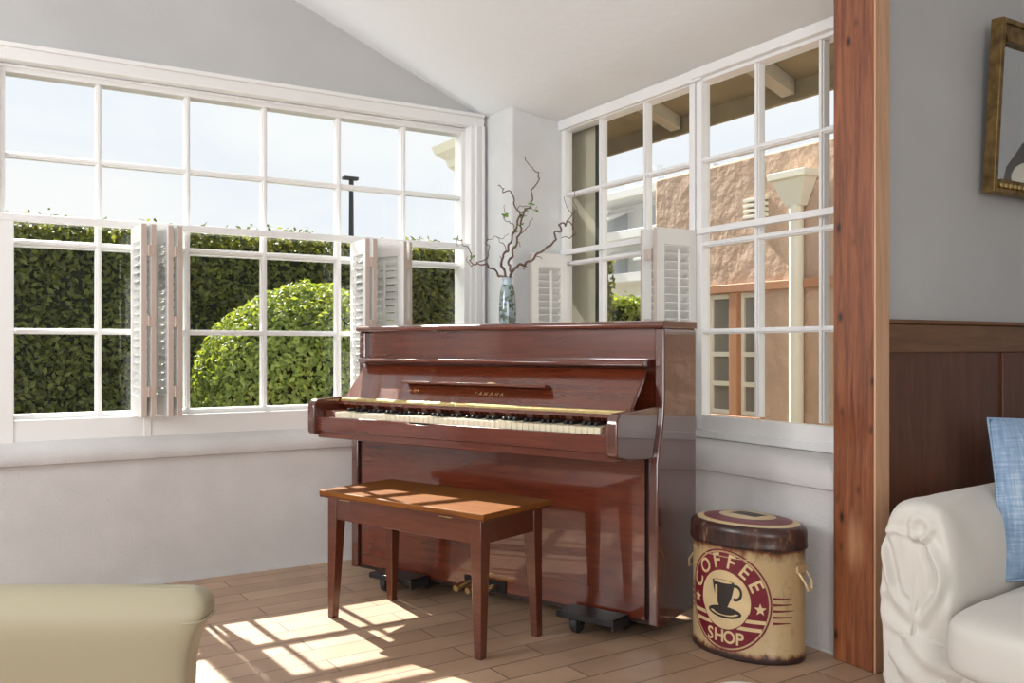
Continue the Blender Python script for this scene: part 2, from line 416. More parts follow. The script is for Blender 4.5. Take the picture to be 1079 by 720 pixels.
# right wall under and above its windows
m = MB()
m.box(LB, 2.86, 1.95, 4.3, 0, .60)
led = [(LB+.002, .556), (LB-.020, .562), (LB-.026, .590), (LB-.016, .625), (LB+.012, .648), (LB+.035, .655), (2.70, .658), (2.86, .658), (2.86, .545)]
m.prism(led, 'y', 1.95, 4.3)
structure(m.build('wall_right', M['plaster'], angle=50))
m = MB(); m.box(UB, 2.86, 2.03, 4.3, 2.225, 2.40); structure(m.build('wall_right', M['ceiling']))
# living-room side wall, outer walls out of view
m = MB(); m.box(2.56, 4.75, 1.905, 2.03, 0, 3.5); structure(m.build('wall_side', M['wall']))
m = MB(); m.box(4.65, 4.75, -3.1, 1.905, 0, 3.5); structure(m.build('wall_far_right', M['wall']))
m = MB()
m.box(-2.7, -2.6, -3.1, -1.6, 0, 3.5); m.box(-2.7, -2.6, 2.0, 2.1, 0, 3.5); m.box(-2.7, -2.6, 3.9, 4.5, 0, 3.5); m.box(-2.7, -2.6, 2.1, 3.9, 0, 1.5); m.box(-2.7, -2.6, 2.1, 3.9, 2.58, 3.5); m.box(-2.7, -2.6, -1.6, 2.0, 0, .4); m.box(-2.7, -2.6, -1.6, 2.0, 2.75, 3.5)
structure(m.build('wall_left', M['wall']))
m = MB()
m.box(-2.7, -2.6, -3.1, -3.0, 0, 3.5); m.box(-.5, 4.75, -3.1, -3.0, 0, 3.5); m.box(-2.6, -.5, -3.1, -3.0, 0, .4); m.box(-2.6, -.5, -3.1, -3.0, 2.95, 3.5)
structure(m.build('wall_front', M['wall']))
# thin pale line of the skirting where the back wall meets the tiles
m = MB(); m.box(-2.7, 2.54, LA-.008, LA+.01, 0, .012); structure(m.build('baseboard_back', M['plaster']))
m = MB(); m.box(LB-.008, LB+.01, 2.03, LA, 0, .012); structure(m.build('baseboard_right', M['plaster']))

# wooden post at the opening, panelling behind the sofa
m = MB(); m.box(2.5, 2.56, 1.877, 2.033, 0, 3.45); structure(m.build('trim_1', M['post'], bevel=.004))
m = MB(); m.box(2.5005, 2.572, 1.868, 1.8765, 0, 3.45); structure(m.build('trim_2', M['post_edge'], bevel=.003))
wn = empty('trim_3', (2.575, 1.905, 0)); structure(wn)
m = MB()
m.box(0, .012, -.014, 0, 0, 1.04); m.box(.0135, .665, -.014, 0, 0, 1.04)
m.build('panel', M['wains'], wn, bevel=.0015)
m = MB(); m.box(.665, .80, -.024, 0, 0, 1.031); m.build('stile', M['wains'], wn, bevel=.003)
m = MB(); m.box(.80, 2.07, -.014, 0, 0, 1.031); m.build('panel', M['wains'], wn, bevel=.0015)
m = MB(); m.box(0, 2.07, -.026, 0, 1.031, 1.128); m.build('top_rail', M['wains_rail'], wn, bevel=.004)
m = MB(); m.box(0, 2.07, -.034, 0, 1.128, 1.142); m.build('cap', M['wains_rail'], wn, bevel=.003)

# ------------------------------------------------------------------ windows
ZR = [2.20, 1.86, 1.495, 1.118, .765]         # rows of the panes
def muntin_grid(mb, cols, rows, plane, axis, w=.024, t0=-.028, t1=.016):
    """axis 'x': window runs along x at y=plane; axis 'y': along y at x=plane"""
    a0, a1 = min(cols), max(cols); z0, z1 = min(rows), max(rows)
    def bx(u0, u1, zz0, zz1, d0, d1):
        if axis == 'x': mb.box(u0, u1, plane+d0, plane+d1, zz0, zz1)
        else: mb.box(plane+d0, plane+d1, u0, u1, zz0, zz1)
    for c in cols[1:-1]:
        bx(c-w/2, c+w/2, z0, z1, t0, t1); bx(c-w*.28, c+w*.28, z0, z1, t0-.008, t0)
    for r in rows[1:-1]:
        bx(a0, a1, r-w/2, r+w/2, t0+.001, t1-.001); bx(a0, a1, r-w*.28, r+w*.28, t0-.007, t0+.001)
def frame_ring(mb, a0, a1, z0, z1, plane, axis, wl, wr, wb, wt, d0, d1):
    def bx(u0, u1, zz0, zz1):
        if axis == 'x': mb.box(u0, u1, plane+d0, plane+d1, zz0, zz1)
        else: mb.box(plane+d0, plane+d1, u0, u1, zz0, zz1)
    bx(a0-wl, a0, z0-wb, z1+wt); bx(a1, a1+wr, z0-wb, z1+wt); bx(a0, a1, z1, z1+wt); bx(a0, a1, z0-wb, z0)

CX = [.145, .503, .877, 1.233, 1.607, 1.962, 2.295]
w1 = empty('window_1', (0, 0, 0)); structure(w1)
m = MB(); frame_ring(m, CX[0], CX[-1], ZR[-1], ZR[0], GA, 'x', .09, .10, .08, .07, -.045, .035); m.build('sash_frame', M['white'], w1, bevel=.003)
m = MB(); frame_ring(m, CX[0]-.02, CX[-1]+.02, ZR[-1]-.03, ZR[0]+.02, GA, 'x', .012, .012, .012, .012, -.055, -.045); m.build('bead', M['white'], w1, bevel=.003)
m = MB(); muntin_grid(m, CX, ZR, GA, 'x'); m.build('muntins', M['white'], w1, bevel=.002)
m = MB(); m.box(CX[0]-.01, CX[-1]+.01, GA+.003, GA+.006, ZR[-1]-.01, ZR[0]+.01); m.build('panes', M['glass'], w1)
# casing on the wall face
m = MB()
m.box(.0, 2.40, UA-.022, UA+.06, 2.235, 2.30); m.box(.0, 2.40, UA-.034, UA, 2.285, 2.305)
m.box(2.318, 2.40, UA-.018, UA+.06, .69, 2.24); m.box(2.345, 2.362, UA-.03, UA, .69, 2.24); m.box(2.385, 2.402, UA-.03, UA, .69, 2.24)
m.build('casing', M['white'], w1, bevel=.004)
# frame that carries the half-height shutters: posts and a rail across the glass
m = MB()
m.box(.10, .176, 4.262, 4.302, .63, 1.60)
m.box(.680, .712, 4.262, 4.302, .63, 1.60); m.box(1.70, 1.735, 4.262, 4.302, .63, 1.60)
m.box(2.29, 2.32, 4.262, 4.302, .63, 1.60)
m.box(.10, 2.32, 4.258, 4.304, 1.575, 1.605)
m.box(.09, 2.33, 4.2665, 4.299, .63, .745)
m.build('shutter_frame', M['white'], w1, bevel=.003)
for zz in (1.497,):
    m = MB(); m.box(CX[0], CX[-1], GA+.03, GA+.055, zz-.018, zz+.016); m.build('meeting_rail', M['white'], w1, bevel=.002)

def side_window(name, ys, y0w, y1w):
    w = empty(name, (0, 0, 0)); structure(w)
    lo, hi = min(ys), max(ys)
    m = MB(); frame_ring(m, lo, hi, ZR[-1]-.01, ZR[0], GB, 'y', y0w, y1w, .075, .045, -.03, .020); m.build('sash_frame', M['white'], w, bevel=.003)
    m = MB(); muntin_grid(m, sorted(ys), ZR, GB, 'y', w=.023, t0=-.018); m.build('muntins', M['white'], w, bevel=.002)
    m = MB(); m.box(GB+.003, GB+.006, lo-.01, hi+.01, ZR[-1]-.02, ZR[0]+.01); m.build('panes', M['glass'], w)
    m = MB(); m.box(GB-.062, GB-.04, lo, hi, 1.535, 1.562); m.build('shutter_rail', M['white'], w, bevel=.003)
    return w
w2 = side_window('window_2', [3.954, 3.652, 3.305, 2.992], .036, .045)
w3 = side_window('window_3', [2.912, 2.604, 2.283, 1.96], .05, .036)
m = MB(); m.box(UB-.012, UB+.04, 2.90, 3.995, 2.205, 2.262); m.build('head_casing', M['white'], w2, bevel=.003)
m = MB(); m.box(UB-.018, UB+.04, 1.95, 2.955, 2.215, 2.262); m.box(UB-.004, UB+.04, 1.95, 2.955, .66, .695); m.build('head_casing', M['white'], w3, bevel=.003)
m = MB(); m.box(UB-.004, UB+.04, 2.96, 3.985, .66, .695); m.build('stool', M['white'], w2, bevel=.003)

# ------------------------------------------------------------------ half-height plantation shutters
def shutter_panel(root, M4, name_i, width=.23, z0=.752, z1=1.572, th=.022, rod_side=-1):
    """panel in local x from 0 to width, thickness along y, moved by M4"""
    f = MB(); f.M = M4
    st = .042
    f.box(0, st, -th/2, th/2, z0, z1); f.box(width-st, width, -th/2, th/2, z0, z1)
    f.box(st, width-st, -th/2, th/2, z0, z0+.085); f.box(st, width-st, -th/2, th/2, z1-.07, z1)
    f.box(width-.0005, width+.0012, -th/2+.001, th/2-.001, z0+.001, z1-.001, 1)
    p = f.build('panel', [M['shutter'], M['shutter_edge']], root, bevel=.0)
    l = MB(); l.M = M4
    n = 19; dz = (z1-z0-.155)/n
    for i in range(n):
        zc_ = z0+.085+dz*(i+.5)
        l.prism([(-.017, zc_-.012), (-.015, zc_-.0155), (.017, zc_+.012), (.015, zc_+.0155)], 'x', st, width-st)
    l.build('louvers', M['shutter'], p)
    r = MB(); r.M = M4
    r.box(width/2-.005, width/2+.005, rod_side*.024-.004, rod_side*.024+.004, z0+.11, z1-.09)
    r.build('tilt_rod', M['shutter'], p)
    return p
def shutter(name, pivot, ang1, ang2, label, width=.23, rod=-1, zoff=0, side=1):
    """first panel hinged at pivot and turned to ang1; second folded back from its far end at ang2"""
    root = empty(name, (pivot[0], pivot[1], zoff))
    tag(root, label, 'shutter', 'louvered window shutters')
    A = Matrix.Rotation(R(ang1), 4, 'Z')
    shutter_panel(root, A, 0, width, rod_side=rod)
    end = A @ Vector((width, 0, 0))
    h = MB()
    if ang2 is not None:
        # the second panel lies beside the first
        B = Matrix.Translation(A @ Vector((0, .030*side, 0))) @ Matrix.Rotation(R(ang2), 4, 'Z')
        shutter_panel(root, B, 1, width, rod_side=1)
        end2 = B @ Vector((width, 0, 0))
        for z in (.86, 1.16, 1.46):
            h = MB(); h.M = Matrix.Translation(((end.x+end2.x)/2, (end.y+end2.y)/2, z)) @ Matrix.Rotation(R(ang1), 4, 'Z')
            h.box(-.002, .004, -.022, .022, -.022, .022); h.tube([(.003, 0, -.024), (.003, 0, .024)], .0035, 8)
            h.build('hinge', M['shutter_edge'], root)
    return root
shutter('folding_shutter', (.640, 4.285), -88, -88+2, 'folded white louvered shutter at the left of the close pair, on the back window ledge')
shutter('folding_shutter', (.735, 4.285), -85, -85+2, 'folded white louvered shutter at the right of the close pair, on the back window ledge')
shutter('folding_shutter', (1.665, 4.285), -93, -91, 'folded white louvered shutter seen edge-on just left of the turned one, behind the piano lid')
shutter('folding_shutter', (1.765, 4.285), -66, -63, 'half-turned white shutter whose slats let the garden through, right part of the back window')
# right wall: panels turned out square to the glass
shutter('folding_shutter', (2.715, 3.925), 183, None, 'single white louvered shutter panel beside the grey corner pillar, behind the branches', .225, zoff=-.035, rod=1)
shutter('folding_shutter', (2.728, 2.955), 181, 162, 'opened white louvered shutter between the two right windows, behind the piano end', .225, zoff=-.012, side=-1, rod=1)

# ------------------------------------------------------------------ outdoors
m = MB(); m.box(-30, 60, 4.6, 70, -.12, -.06); m.box(2.9, 60, -30, 4.6, -.12, -.06); structure(m.build('ground', M['ground']))

def leaf_mesh(name, pts, size, matl, parent=None, jit=.9):
    vs, fs = [], []
    for p, nrm in pts:
        n = (Vector(nrm)+Vector((random.gauss(0,1), random.gauss(0,1), random.gauss(0,1)))*jit*.6).normalized()
        t = n.orthogonal().normalized(); b = n.cross(t); a = random.uniform(0, 6.283)
        d = t*math.cos(a)+b*math.sin(a); w = n.cross(d)
        s = size*random.uniform(.7, 1.35); q = Vector(p)
        k = len(vs)
        vs += [q-d*s*.5, q+w*s*.27+n*s*.07, q+d*s*.5, q-w*s*.27+n*s*.07]
        fs += [(k, k+1, k+2), (k, k+2, k+3)]
    me = bpy.data.meshes.new(name); me.from_pydata([tuple(v) for v in vs], [], fs); me.materials.append(matl)
    o = bpy.data.objects.new(name, me); COL.objects.link(o)
    if parent is not None: o.parent = parent
    return o
def hedge(name, x0, x1, y0, y1, z1, n, size, label, seed, loc=(0,0,0), matl='hedge_leaf'):
    random.seed(seed)
    root = empty(name, loc); tag(root, label, 'hedge')
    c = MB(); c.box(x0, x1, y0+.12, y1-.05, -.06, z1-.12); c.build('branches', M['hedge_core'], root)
    pts = []
    def bulge(x, z): return .07*noise.noise(Vector((x*1.7, z*1.9, seed)))+.04*noise.noise(Vector((x*5, z*5, seed+3)))
    for i in range(n):
        x = random.uniform(x0, x1)
        if random.random() < .74:
            z = random.uniform(.25, z1); y = y0+.05+bulge(x, z)+random.uniform(-.02, .12)
            pts.append(((x, y, z), (0, -1, .35)))
        else:
            y = random.uniform(y0, y1); z = z1-.04+.7*bulge(x, y)+random.uniform(-.10, .06)+ (random.random()**4)*.07
            pts.append(((x, y, z), (0, -.2, 1)))
    f = leaf_mesh('foliage', pts, size, M[matl], root); f['kind'] = 'stuff'
    return root
hedge('hedge', -2.5, 6.2, 8.0, 9.0, 2.05, 65000, .060, 'tall dark clipped hedge running across the garden behind the round bush', 3)
# rounded bush
def bush():
    random.seed(11)
    cx_, cy_, r, h = 2.22, 6.55, .83, 1.55
    root = empty('round_bush', (cx_, cy_, -.06)); tag(root, 'rounded bright green bush in front of the hedge, seen through the back window', 'bush')
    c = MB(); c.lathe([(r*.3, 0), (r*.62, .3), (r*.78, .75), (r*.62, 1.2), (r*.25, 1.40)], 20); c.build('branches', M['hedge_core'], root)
    pts = []
    for i in range(24000):
        a = random.uniform(0, 6.283); u = random.uniform(-.35, 1)
        e = math.asin(u); rr = 1+.06*noise.noise(Vector((math.cos(a)*2.4, math.sin(a)*2.4, u*2.4)))+random.uniform(-.07, .03)
        d = Vector((math.cos(a)*math.cos(e)*r, math.sin(a)*math.cos(e)*r, .70+u*(h-.70)))
        p = Vector((d.x*rr, d.y*rr, .70+(d.z-.70)*rr))
        pts.append((p, (d.x, d.y, (d.z-.7)*1.1)))
    f = leaf_mesh('foliage', pts, .048, M['bush_leaf'], root); f['kind'] = 'stuff'
bush()
hedge('shrub', 0, 2.4, 0, .8, 1.75, 5200, .085, 'bright leafy shrub below the pale apartment block, seen through the right window', 5, (7.6, 10.1, 0), 'bush_leaf')

# street lamp
lr = empty('street_lamp', (9.68, 25, -.06)); tag(lr, 'thin black street lamp rising above the hedge', 'street lamp')
m = MB(); m.tube([(0,0,0), (0,0,3), (0,0,5.85)], [.10, .085, .065], 12); m.build('pole', M['lamp_black'], lr)
m = MB(); m.box(-.06, .06, -.06, .06, 5.85, 6.0); m.box(-.26, .20, -.10, .10, 6.0, 6.10); m.build('lamp_head', M['lamp_black'], lr, bevel=.02)

# own eave over the right windows, with rafters
er = empty('roof', (0, 0, 0)); structure(er)
def zr(x): return 2.315+.36*(3.4-x)
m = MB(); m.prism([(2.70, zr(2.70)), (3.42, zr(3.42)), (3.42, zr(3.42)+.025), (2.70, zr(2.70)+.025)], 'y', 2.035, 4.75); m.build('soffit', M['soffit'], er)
m = MB(); m.prism([(2.60, zr(2.60)+.03), (3.44, zr(3.44)+.03), (3.44, zr(3.44)+.09), (2.60, zr(2.60)+.09)], 'y', 2.035, 4.78); m.build('shingles', M['roof'], er)
for yy in (4.60, 3.80, 3.00, 2.20):
    m = MB(); m.prism([(2.74, zr(2.74)), (3.37, zr(3.37)), (3.37, zr(3.37)-.075), (2.74, zr(2.74)-.085)], 'y', yy-.04, yy+.04)
    m.build('rafter', M['tan_board'], er, bevel=.004)
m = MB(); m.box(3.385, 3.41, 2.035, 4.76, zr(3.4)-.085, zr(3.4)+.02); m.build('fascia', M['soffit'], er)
# short return of the outside wall right of the pillar, with its dark corner board
m = MB(); m.box(2.88, 2.905, 3.885, 4.32, -.06, 2.50); structure(m.build('wall_return', M['cream_board']))
m = MB(); m.box(2.88, 2.90, 3.815, 3.884, -.06, 2.50); structure(m.build('trim_4', M['green_ext']))

# peach stucco house next door
hr = empty('stucco_house', (5.5, 5.5, -.06)); tag(hr, 'peach stucco house next door with rust window trim, filling the right window', 'house')
m = MB()
oy = 5.5
def hb(mb, x0, x1, y0, y1, z0, z1): mb.box(x0-5.5, x1-5.5, y0-oy, y1-oy, z0+.06, z1+.06)
hb(m, 5.5, 5.7, 5.82, 6.49, -.06, 2.61); hb(m, 5.5, 5.7, -4, 5.20, -.06, 2.61); hb(m, 5.5, 5.7, 5.20, 5.82, 1.50, 2.61); hb(m, 5.5, 5.7, 5.20, 5.82, -.06, .48)
hb(m, 5.7, 9.0, 6.29, 6.49, -.06, 2.61); hb(m, 5.7, 9.0, -4, 6.29, 2.40, 2.5)
m.build('wall', M['stucco'], hr, bevel=.02)
m = MB(); hb(m, 5.46, 5.52, -4, 5.86, 1.505, 1.575); m.build('lintel_band', M['orange_trim'], hr, bevel=.006)
wf = MB(); hb(wf, 5.47, 5.56, 5.42, 5.51, .48, 1.505); hb(wf, 5.47, 5.56, 5.79, 5.85, .48, 1.505); hb(wf, 5.47, 5.56, 5.17, 5.22, .48, 1.505); hb(wf, 5.46, 5.58, 5.15, 5.87, .42, .48)
wf.build('window_surround', M['orange_trim'], hr, bevel=.005)
for (a, b) in ((5.22, 5.42), (5.51, 5.79)):
    s = MB()
    for (q, r) in ((a, a+.03), (b-.03, b)): hb(s, 5.52, 5.56, q, r, .48, 1.505)
    for z in (.48, .72, .97, 1.46): hb(s, 5.521, 5.559, a, b, z, z+.04)
    so = s.build('sash', M['cream_ext'], hr, bevel=.003)
    p = MB(); hb(p, 5.545, 5.549, a, b, .5, 1.49); p.build('pane', mat('neighbour_window_glass', (.22, .20, .17), .08), so)
    cu = MB(); hb(cu, 5.64, 5.65, a, b, .48, 1.5); cu.build('blind', M['grey_ext'], so)
# gutter head and downpipe
m = MB()
def hp(y, z, x): return (x-5.5, y-oy, z+.06)
rg = []
for (z, hw, d) in ((2.39, .185, .16), (2.335, .185, .16), (2.33, .165, .14), (2.16, .085, .09), (2.13, .075, .08)):
    rg.append([hp(4.775-hw, z, 5.49), hp(4.775-hw, z, 5.49-d), hp(4.775+hw, z, 5.49-d), hp(4.775+hw, z, 5.49)])
m.loft(rg); m.build('gutter_head', M['cream_ext'], hr, bevel=.005)
m = MB(); m.tube([hp(4.775, 2.14, 5.45), hp(4.775, 1.2, 5.45), hp(4.775, 0, 5.45)], .055, 14); m.build('downpipe', M['cream_ext'], hr)
m = MB()
for i in range(4): hb(m, 5.46, 5.50, 5.10, 5.34, 2.10+i*.045, 2.125+i*.045)
m.build('vent', M['cream_ext'], hr, bevel=.002)

# pale apartment block far off
br_ = empty('apartment_block', (14, 17.4, -.06)); tag(br_, 'pale apartment block with stepped balconies far beyond the right window', 'building')
m = MB(); m.box(.6, 6, -2.2, 3.5, 0, 4.75); m.build('wall', M['white_ext'], br_)
for z in (2.7, 3.75, 4.75):
    m = MB(); m.box(-.25, .9, -2.4, 3.4, z, z+.22); m.build('balcony_slab', M['white_ext'], br_, bevel=.02)
for k, (y, z) in enumerate(((-1.9, 2.95), (-.6, 2.95), (.9, 2.95), (-1.9, 4.0), (-.6, 4.0), (.9, 4.0))):
    m = MB(); m.box(.57, .62, y, y+.9, z, z+.62); m.build('window', M['grey_ext'], br_)
for (y, z) in ((-1.6, 3.62), (.4, 3.62), (.6, 4.66), (-1.4, 2.64)):
    m = MB(); m.prism([(.6, z), (-.35, z-.38), (-.35, z-.44), (.6, z-.06)], 'y', y, y+1.1); m.build('awning', M['white_ext'], br_)
for (y, hh) in ((-1.9, .42), (-1.3, .6), (-.5, .38), (.1, .75), (.5, .8), (1.2, .45)):
    m = MB(); m.box(.9, 1.15, y, y+.22, 4.97, 4.97+hh); m.build('roof_vent', M['grey_ext'], br_)

# boxed end of the eave past the corner, just showing in the last pane of the back window
m = MB(); m.prism([(2.43, 2.265), (2.455, 2.225), (2.53, 2.195), (2.545, 2.155), (2.60, 2.135), (2.66, 2.10), (3.40, 2.10), (3.40, 2.33), (2.62, 2.33)], 'y', 4.62, 4.95); m.build('cornice_return', M['cream_ext'], er)

# ------------------------------------------------------------------ upright piano
L = 1.545
PA = -67.07
pr = empty('upright_piano', (1.508, 3.896, 0), R(PA)); tag(pr, 'glossy mahogany upright piano standing on two black dollies by the windows', 'piano')
D = .325
def P(): return MB()
# local x along the keyboard from its bass end, local -y towards the player
ends = [(D, .05), (D, 1.12), (.05, 1.12), (.05, .86), (.044, .80), (.030, .735), (.012, .68), (.0, .63), (.0, .05)]
for u0, u1 in ((0, .04), (L-.04, L)):
    m = P(); m.prism(ends, 'x', u0, u1); m.build('end_panel', M['piano_side'], pr, bevel=.007, seg=3)
m = P(); m.prism([(D, 1.12), (D, 1.147), (.05, 1.147), (.036, 1.142), (.031, 1.133), (.034, 1.122), (.04, 1.12)], 'x', -.004, L+.004); m.build('lid', M['piano'], pr, bevel=.003)
m = P(); m.box(.04, L-.04, .076, .092, .78, 1.12); m.build('upper_panel', M['piano'], pr)
m = P(); m.prism([(.076, .974), (.02, .976), (-.010, .982), (-.020, .990), (-.016, .999), (.0, 1.004), (.04, 1.008), (.076, 1.008)], 'x', .060, L-.052); m.build('desk_rail', M['piano'], pr, bevel=.003)
# raised fallboard, leaning back
fb0 = Vector((0, -.105, .822)); fb1 = Vector((0, .03, .972)); dv = (fb1-fb0).normalized(); nv = Vector((0, -dv.z, dv.y))
q = [(fb0.y, fb0.z), (fb1.y, fb1.z), (fb1.y-nv.y*.018, fb1.z-nv.z*.018), (fb0.y-nv.y*.018, fb0.z-nv.z*.018)]
m = P(); m.prism(q, 'x', .062, L-.058); fbo = m.build('fallboard', M['piano'], pr, bevel=.003)
a = fb0+dv*.092
lv = Vector((0, -.985, .17))
m = P(); m.prism([(a.y, a.z), (a.y+lv.y*.045, a.z+lv.z*.045), (a.y+lv.y*.045, a.z+lv.z*.045+.010), (a.y+.004, a.z+.012)], 'x', .39, 1.12); m.build('music_ledge', M['piano'], fbo, bevel=.003)
m = P(); m.box(.83, .86, a.y-.020, a.y-.005, a.z+.008, a.z+.020); m.build('catch', M['brass'], fbo)
# small metal letters on the fallboard
def text_mesh(body, size, offset=0, spacing=1.0):
    cu = bpy.data.curves.new('letters', 'FONT'); cu.body = body; cu.size = size; cu.offset = offset; cu.space_character = spacing
    cu.align_x = 'CENTER'; cu.align_y = 'CENTER'; cu.resolution_u = 4
    o = bpy.data.objects.new('letters', cu); COL.objects.link(o)
    dg = bpy.context.evaluated_depsgraph_get(); dg.update()
    me = bpy.data.meshes.new_from_object(o.evaluated_get(dg))
    vs = [v.co.copy() for v in me.vertices]; fs = [list(p.vertices) for p in me.polygons]
    bpy.data.objects.remove(o); bpy.data.curves.remove(cu); bpy.data.meshes.remove(me)
    return vs, fs
vs, fs = text_mesh('YAMAHA', .023, .0006, 1.9)
c0 = fb0+dv*.056+nv*.0012
m = MB(); m.add([(.84+v.x, c0.y+dv.y*v.y, c0.z+dv.z*v.y) for v in vs], fs); m.build('lettering', M['gold_letters'], fbo)
m = P(); m.box(.062, L-.058, -.122, -.100, .812, .822); m.tube([(.062, -.112, .822), (L-.058, -.112, .822)], .006, 8); m.build('hinge', M['brass'], pr, bevel=.001)
m = P(); m.prism([(-.10, .812), (-.122, .812), (-.128, .800), (-.092, .782), (-.08, .76), (-.06, .76), (-.06, .812)], 'x', .055, L-.055); m.build('key_board_strip', M['piano'], pr)
# keybed, key slip, arms
m = P(); m.box(.04, L-.04, -.235, .06, .66, .735); m.build('key_bed', M['piano'], pr, bevel=.003)
sl = [(.053, .690), (L-.053, .690), (L-.053, .752), (.69, .752), (.675, .744), (.575, .744), (.56, .752), (.053, .752)]
m = P(); m.prism([(x, z) for x, z in sl], 'y', -.250, -.228); m.build('key_slip', M['piano'], pr, bevel=.003)
def arc(cy, cz, r, a0, a1, n=6): return [(cy+r*math.cos(R(a0+(a1-a0)*i/n)), cz+r*math.sin(R(a0+(a1-a0)*i/n))) for i in range(n+1)]
arm = [(.06, .835)]+[(.0, .836)]+[(-.20, .828)]+arc(-.235, .79, .037, 80, 180)+arc(-.252, .695, .020, 180, 250, 4)+[(-.20, .664), (-.03, .652), (.06, .652)]
for u0, u1 in ((.014, .055), (L-.055, L-.014)):
    m = P(); m.prism(arm, 'x', u0, u1); m.build('arm', M['piano_side'], pr, bevel=.006, seg=3)
for u0, u1 in ((.057, .118), (L-.106, L-.057)):
    m = P(); m.box(u0, u1, -.212, -.08, .735, .778); m.build('key_block', M['piano'], pr, bevel=.004)
# keys
KU0, KW = .124, (L-.11-.124)/52
KW = (1.434-.124)/52
wk = MB(); wk.box(.0006, KW-.0006, -.215, -.07, .748, .7725); first = wk.build('white_key', M['ivory'], pr, bevel=.0012, seg=1)
first.location.x = KU0
for i in range(1, 52):
    c = first.copy(); c.location.x = KU0+i*KW; COL.objects.link(c)
bk = MB(); bk.prism([(-.168, .772), (-.070, .772), (-.070, .7855), (-.160, .7855)], 'x', -.0062, .0062); fk = bk.build('black_key', M['ebony'], pr, bevel=.001, seg=1)
pat = [0]+[0]*0
spots = []
for i in range(51):                       # white key i: 0 = A
    nme = 'ABCDEFG'[i % 7]
    if nme in 'ACDFG': spots.append(KU0+(i+1)*KW)
fk.location.x = spots[0]
for x in spots[1:]:
    c = fk.copy(); c.location.x = x; COL.objects.link(c)
# lower body
m = P(); m.box(.058, L-.058, .010, .026, .066, .66); m.build('lower_panel', M['piano'], pr)
m = P(); m.box(.041, L-.041, .013, .03, .05, .0655); m.build('bottom_rail', M['plinth_dark'], pr)
for u0, u1 in ((.0405, .0575), (L-.0575, L-.0405)):
    m = P(); m.box(u0, u1, .020, .03, .066, .655); m.build('gap', M['dark_gap'], pr)  # black strips paint in the shade of the slots beside the panel
m = P(); m.box(.04, L-.04, D-.03, D-.005, .06, 1.12); m.build('back_panel', M['plinth_dark'], pr)
m = P(); m.box(.04, L-.04, .03, D-.03, .05, .075); m.build('bottom_board', M['plinth_dark'], pr)
for u in (.705, .765, .825):
    m = P(); m.tube([(u, .02, .082), (u, -.03, .088), (u, -.075, .090), (u, -.11, .082)], [.008, .010, .014, .013], 12); m.build('pedal', M['brass'], pr)
m = P(); m.box(.66, .87, .0025, .006, .062, .108); m.build('pedal_plate', M['dark_gap'], pr)

# dollies under the piano ends
def dolly(u, label):
    root = empty('piano_dolly', pr.matrix_basis @ Vector((u, 0, 0)), R(PA)); tag(root, label, 'dolly', 'piano dollies')
    m = MB(); m.box(-.13, .13, -.006, .40, .028, .0485); m.box(-.13, -.122, -.006, .40, .02, .0485); m.box(.122, .13, -.006, .40, .02, .0485); m.build('tray', M['black'], root, bevel=.002)
    m = MB(); m.box(-.10, .14, -.115, -.004, .072, .080); m.box(-.10, .14, -.118, -.112, .058, .080); m.box(.13, .14, -.115, -.004, .04, .08); m.box(-.10, .14, -.010, -.003, .04, .078); m.build('bracket', M['black'], root, bevel=.002)
    for (x, y) in ((-.035, -.075), (.05, .375)):
        k = MB(); k.box(x-.022, x-.018, y-.02, y+.02, .028, .072); k.box(x+.018, x+.022, y-.02, y+.02, .028, .072); co = k.build('caster_fork', M['black'], root, bevel=.001)
        w = MB(); w.lathe([(.012, -.014), (.030, -.014), (.034, -.009), (.034, .009), (.030, .014), (.012, .014)], 28, (x, y, .0345), rot=Matrix.Rotation(R(90), 3, 'Y')); w.build('wheel', M['rubber'], co)
        w = MB(); w.lathe([(.009, -.017), (.012, -.0155), (.012, .0155), (.009, .017)], 16, (x, y, .0345), rot=Matrix.Rotation(R(90), 3, 'Y')); w.build('hub', M['steel'], co)
    return root
dolly(.33, 'black steel piano dolly under the bass end, by the back wall')
dolly(1.29, 'black steel piano dolly under the treble end, nearest the coffee tin')

# ------------------------------------------------------------------ piano bench
bn = empty('piano_bench', (1.503, 3.058, 0), R(-69.9)); tag(bn, 'mahogany piano bench with square tapered legs, sunlight barring its seat', 'bench')
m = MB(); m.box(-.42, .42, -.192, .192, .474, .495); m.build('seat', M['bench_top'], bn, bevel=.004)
m = MB(); m.box(-.418, .418, -.190, .190, .468, .4738); m.build('seat_edge', M['bench'], bn)
for (x0, x1, y0, y1) in ((-.36, .36, -.168, -.150), (-.36, .36, .150, .168), (-.385, -.367, -.14, .14), (.367, .385, -.14, .14)):
    m = MB(); m.box(x0, x1, y0, y1, .385, .4678); m.build('apron', M['bench'], bn, bevel=.002)
for sx in (-1, 1):
    for sy in (-1, 1):
        rings = []
        for z, w in ((.0, .030), (.38, .049), (.468, .050)):
            cx_, cy_ = sx*(.392-w/2), sy*(.172-w/2)
            rings.append([(cx_-w/2, cy_-w/2, z), (cx_+w/2, cy_-w/2, z), (cx_+w/2, cy_+w/2, z), (cx_-w/2, cy_+w/2, z)])
        m = MB(); m.loft(rings); m.build('leg', M['bench'], bn, bevel=.003)
for x in (-.30, .22):
    m = MB(); m.box(x, x+.06, -.1935, -.188, .467, .4695); m.build('hinge', M['brass'], bn)

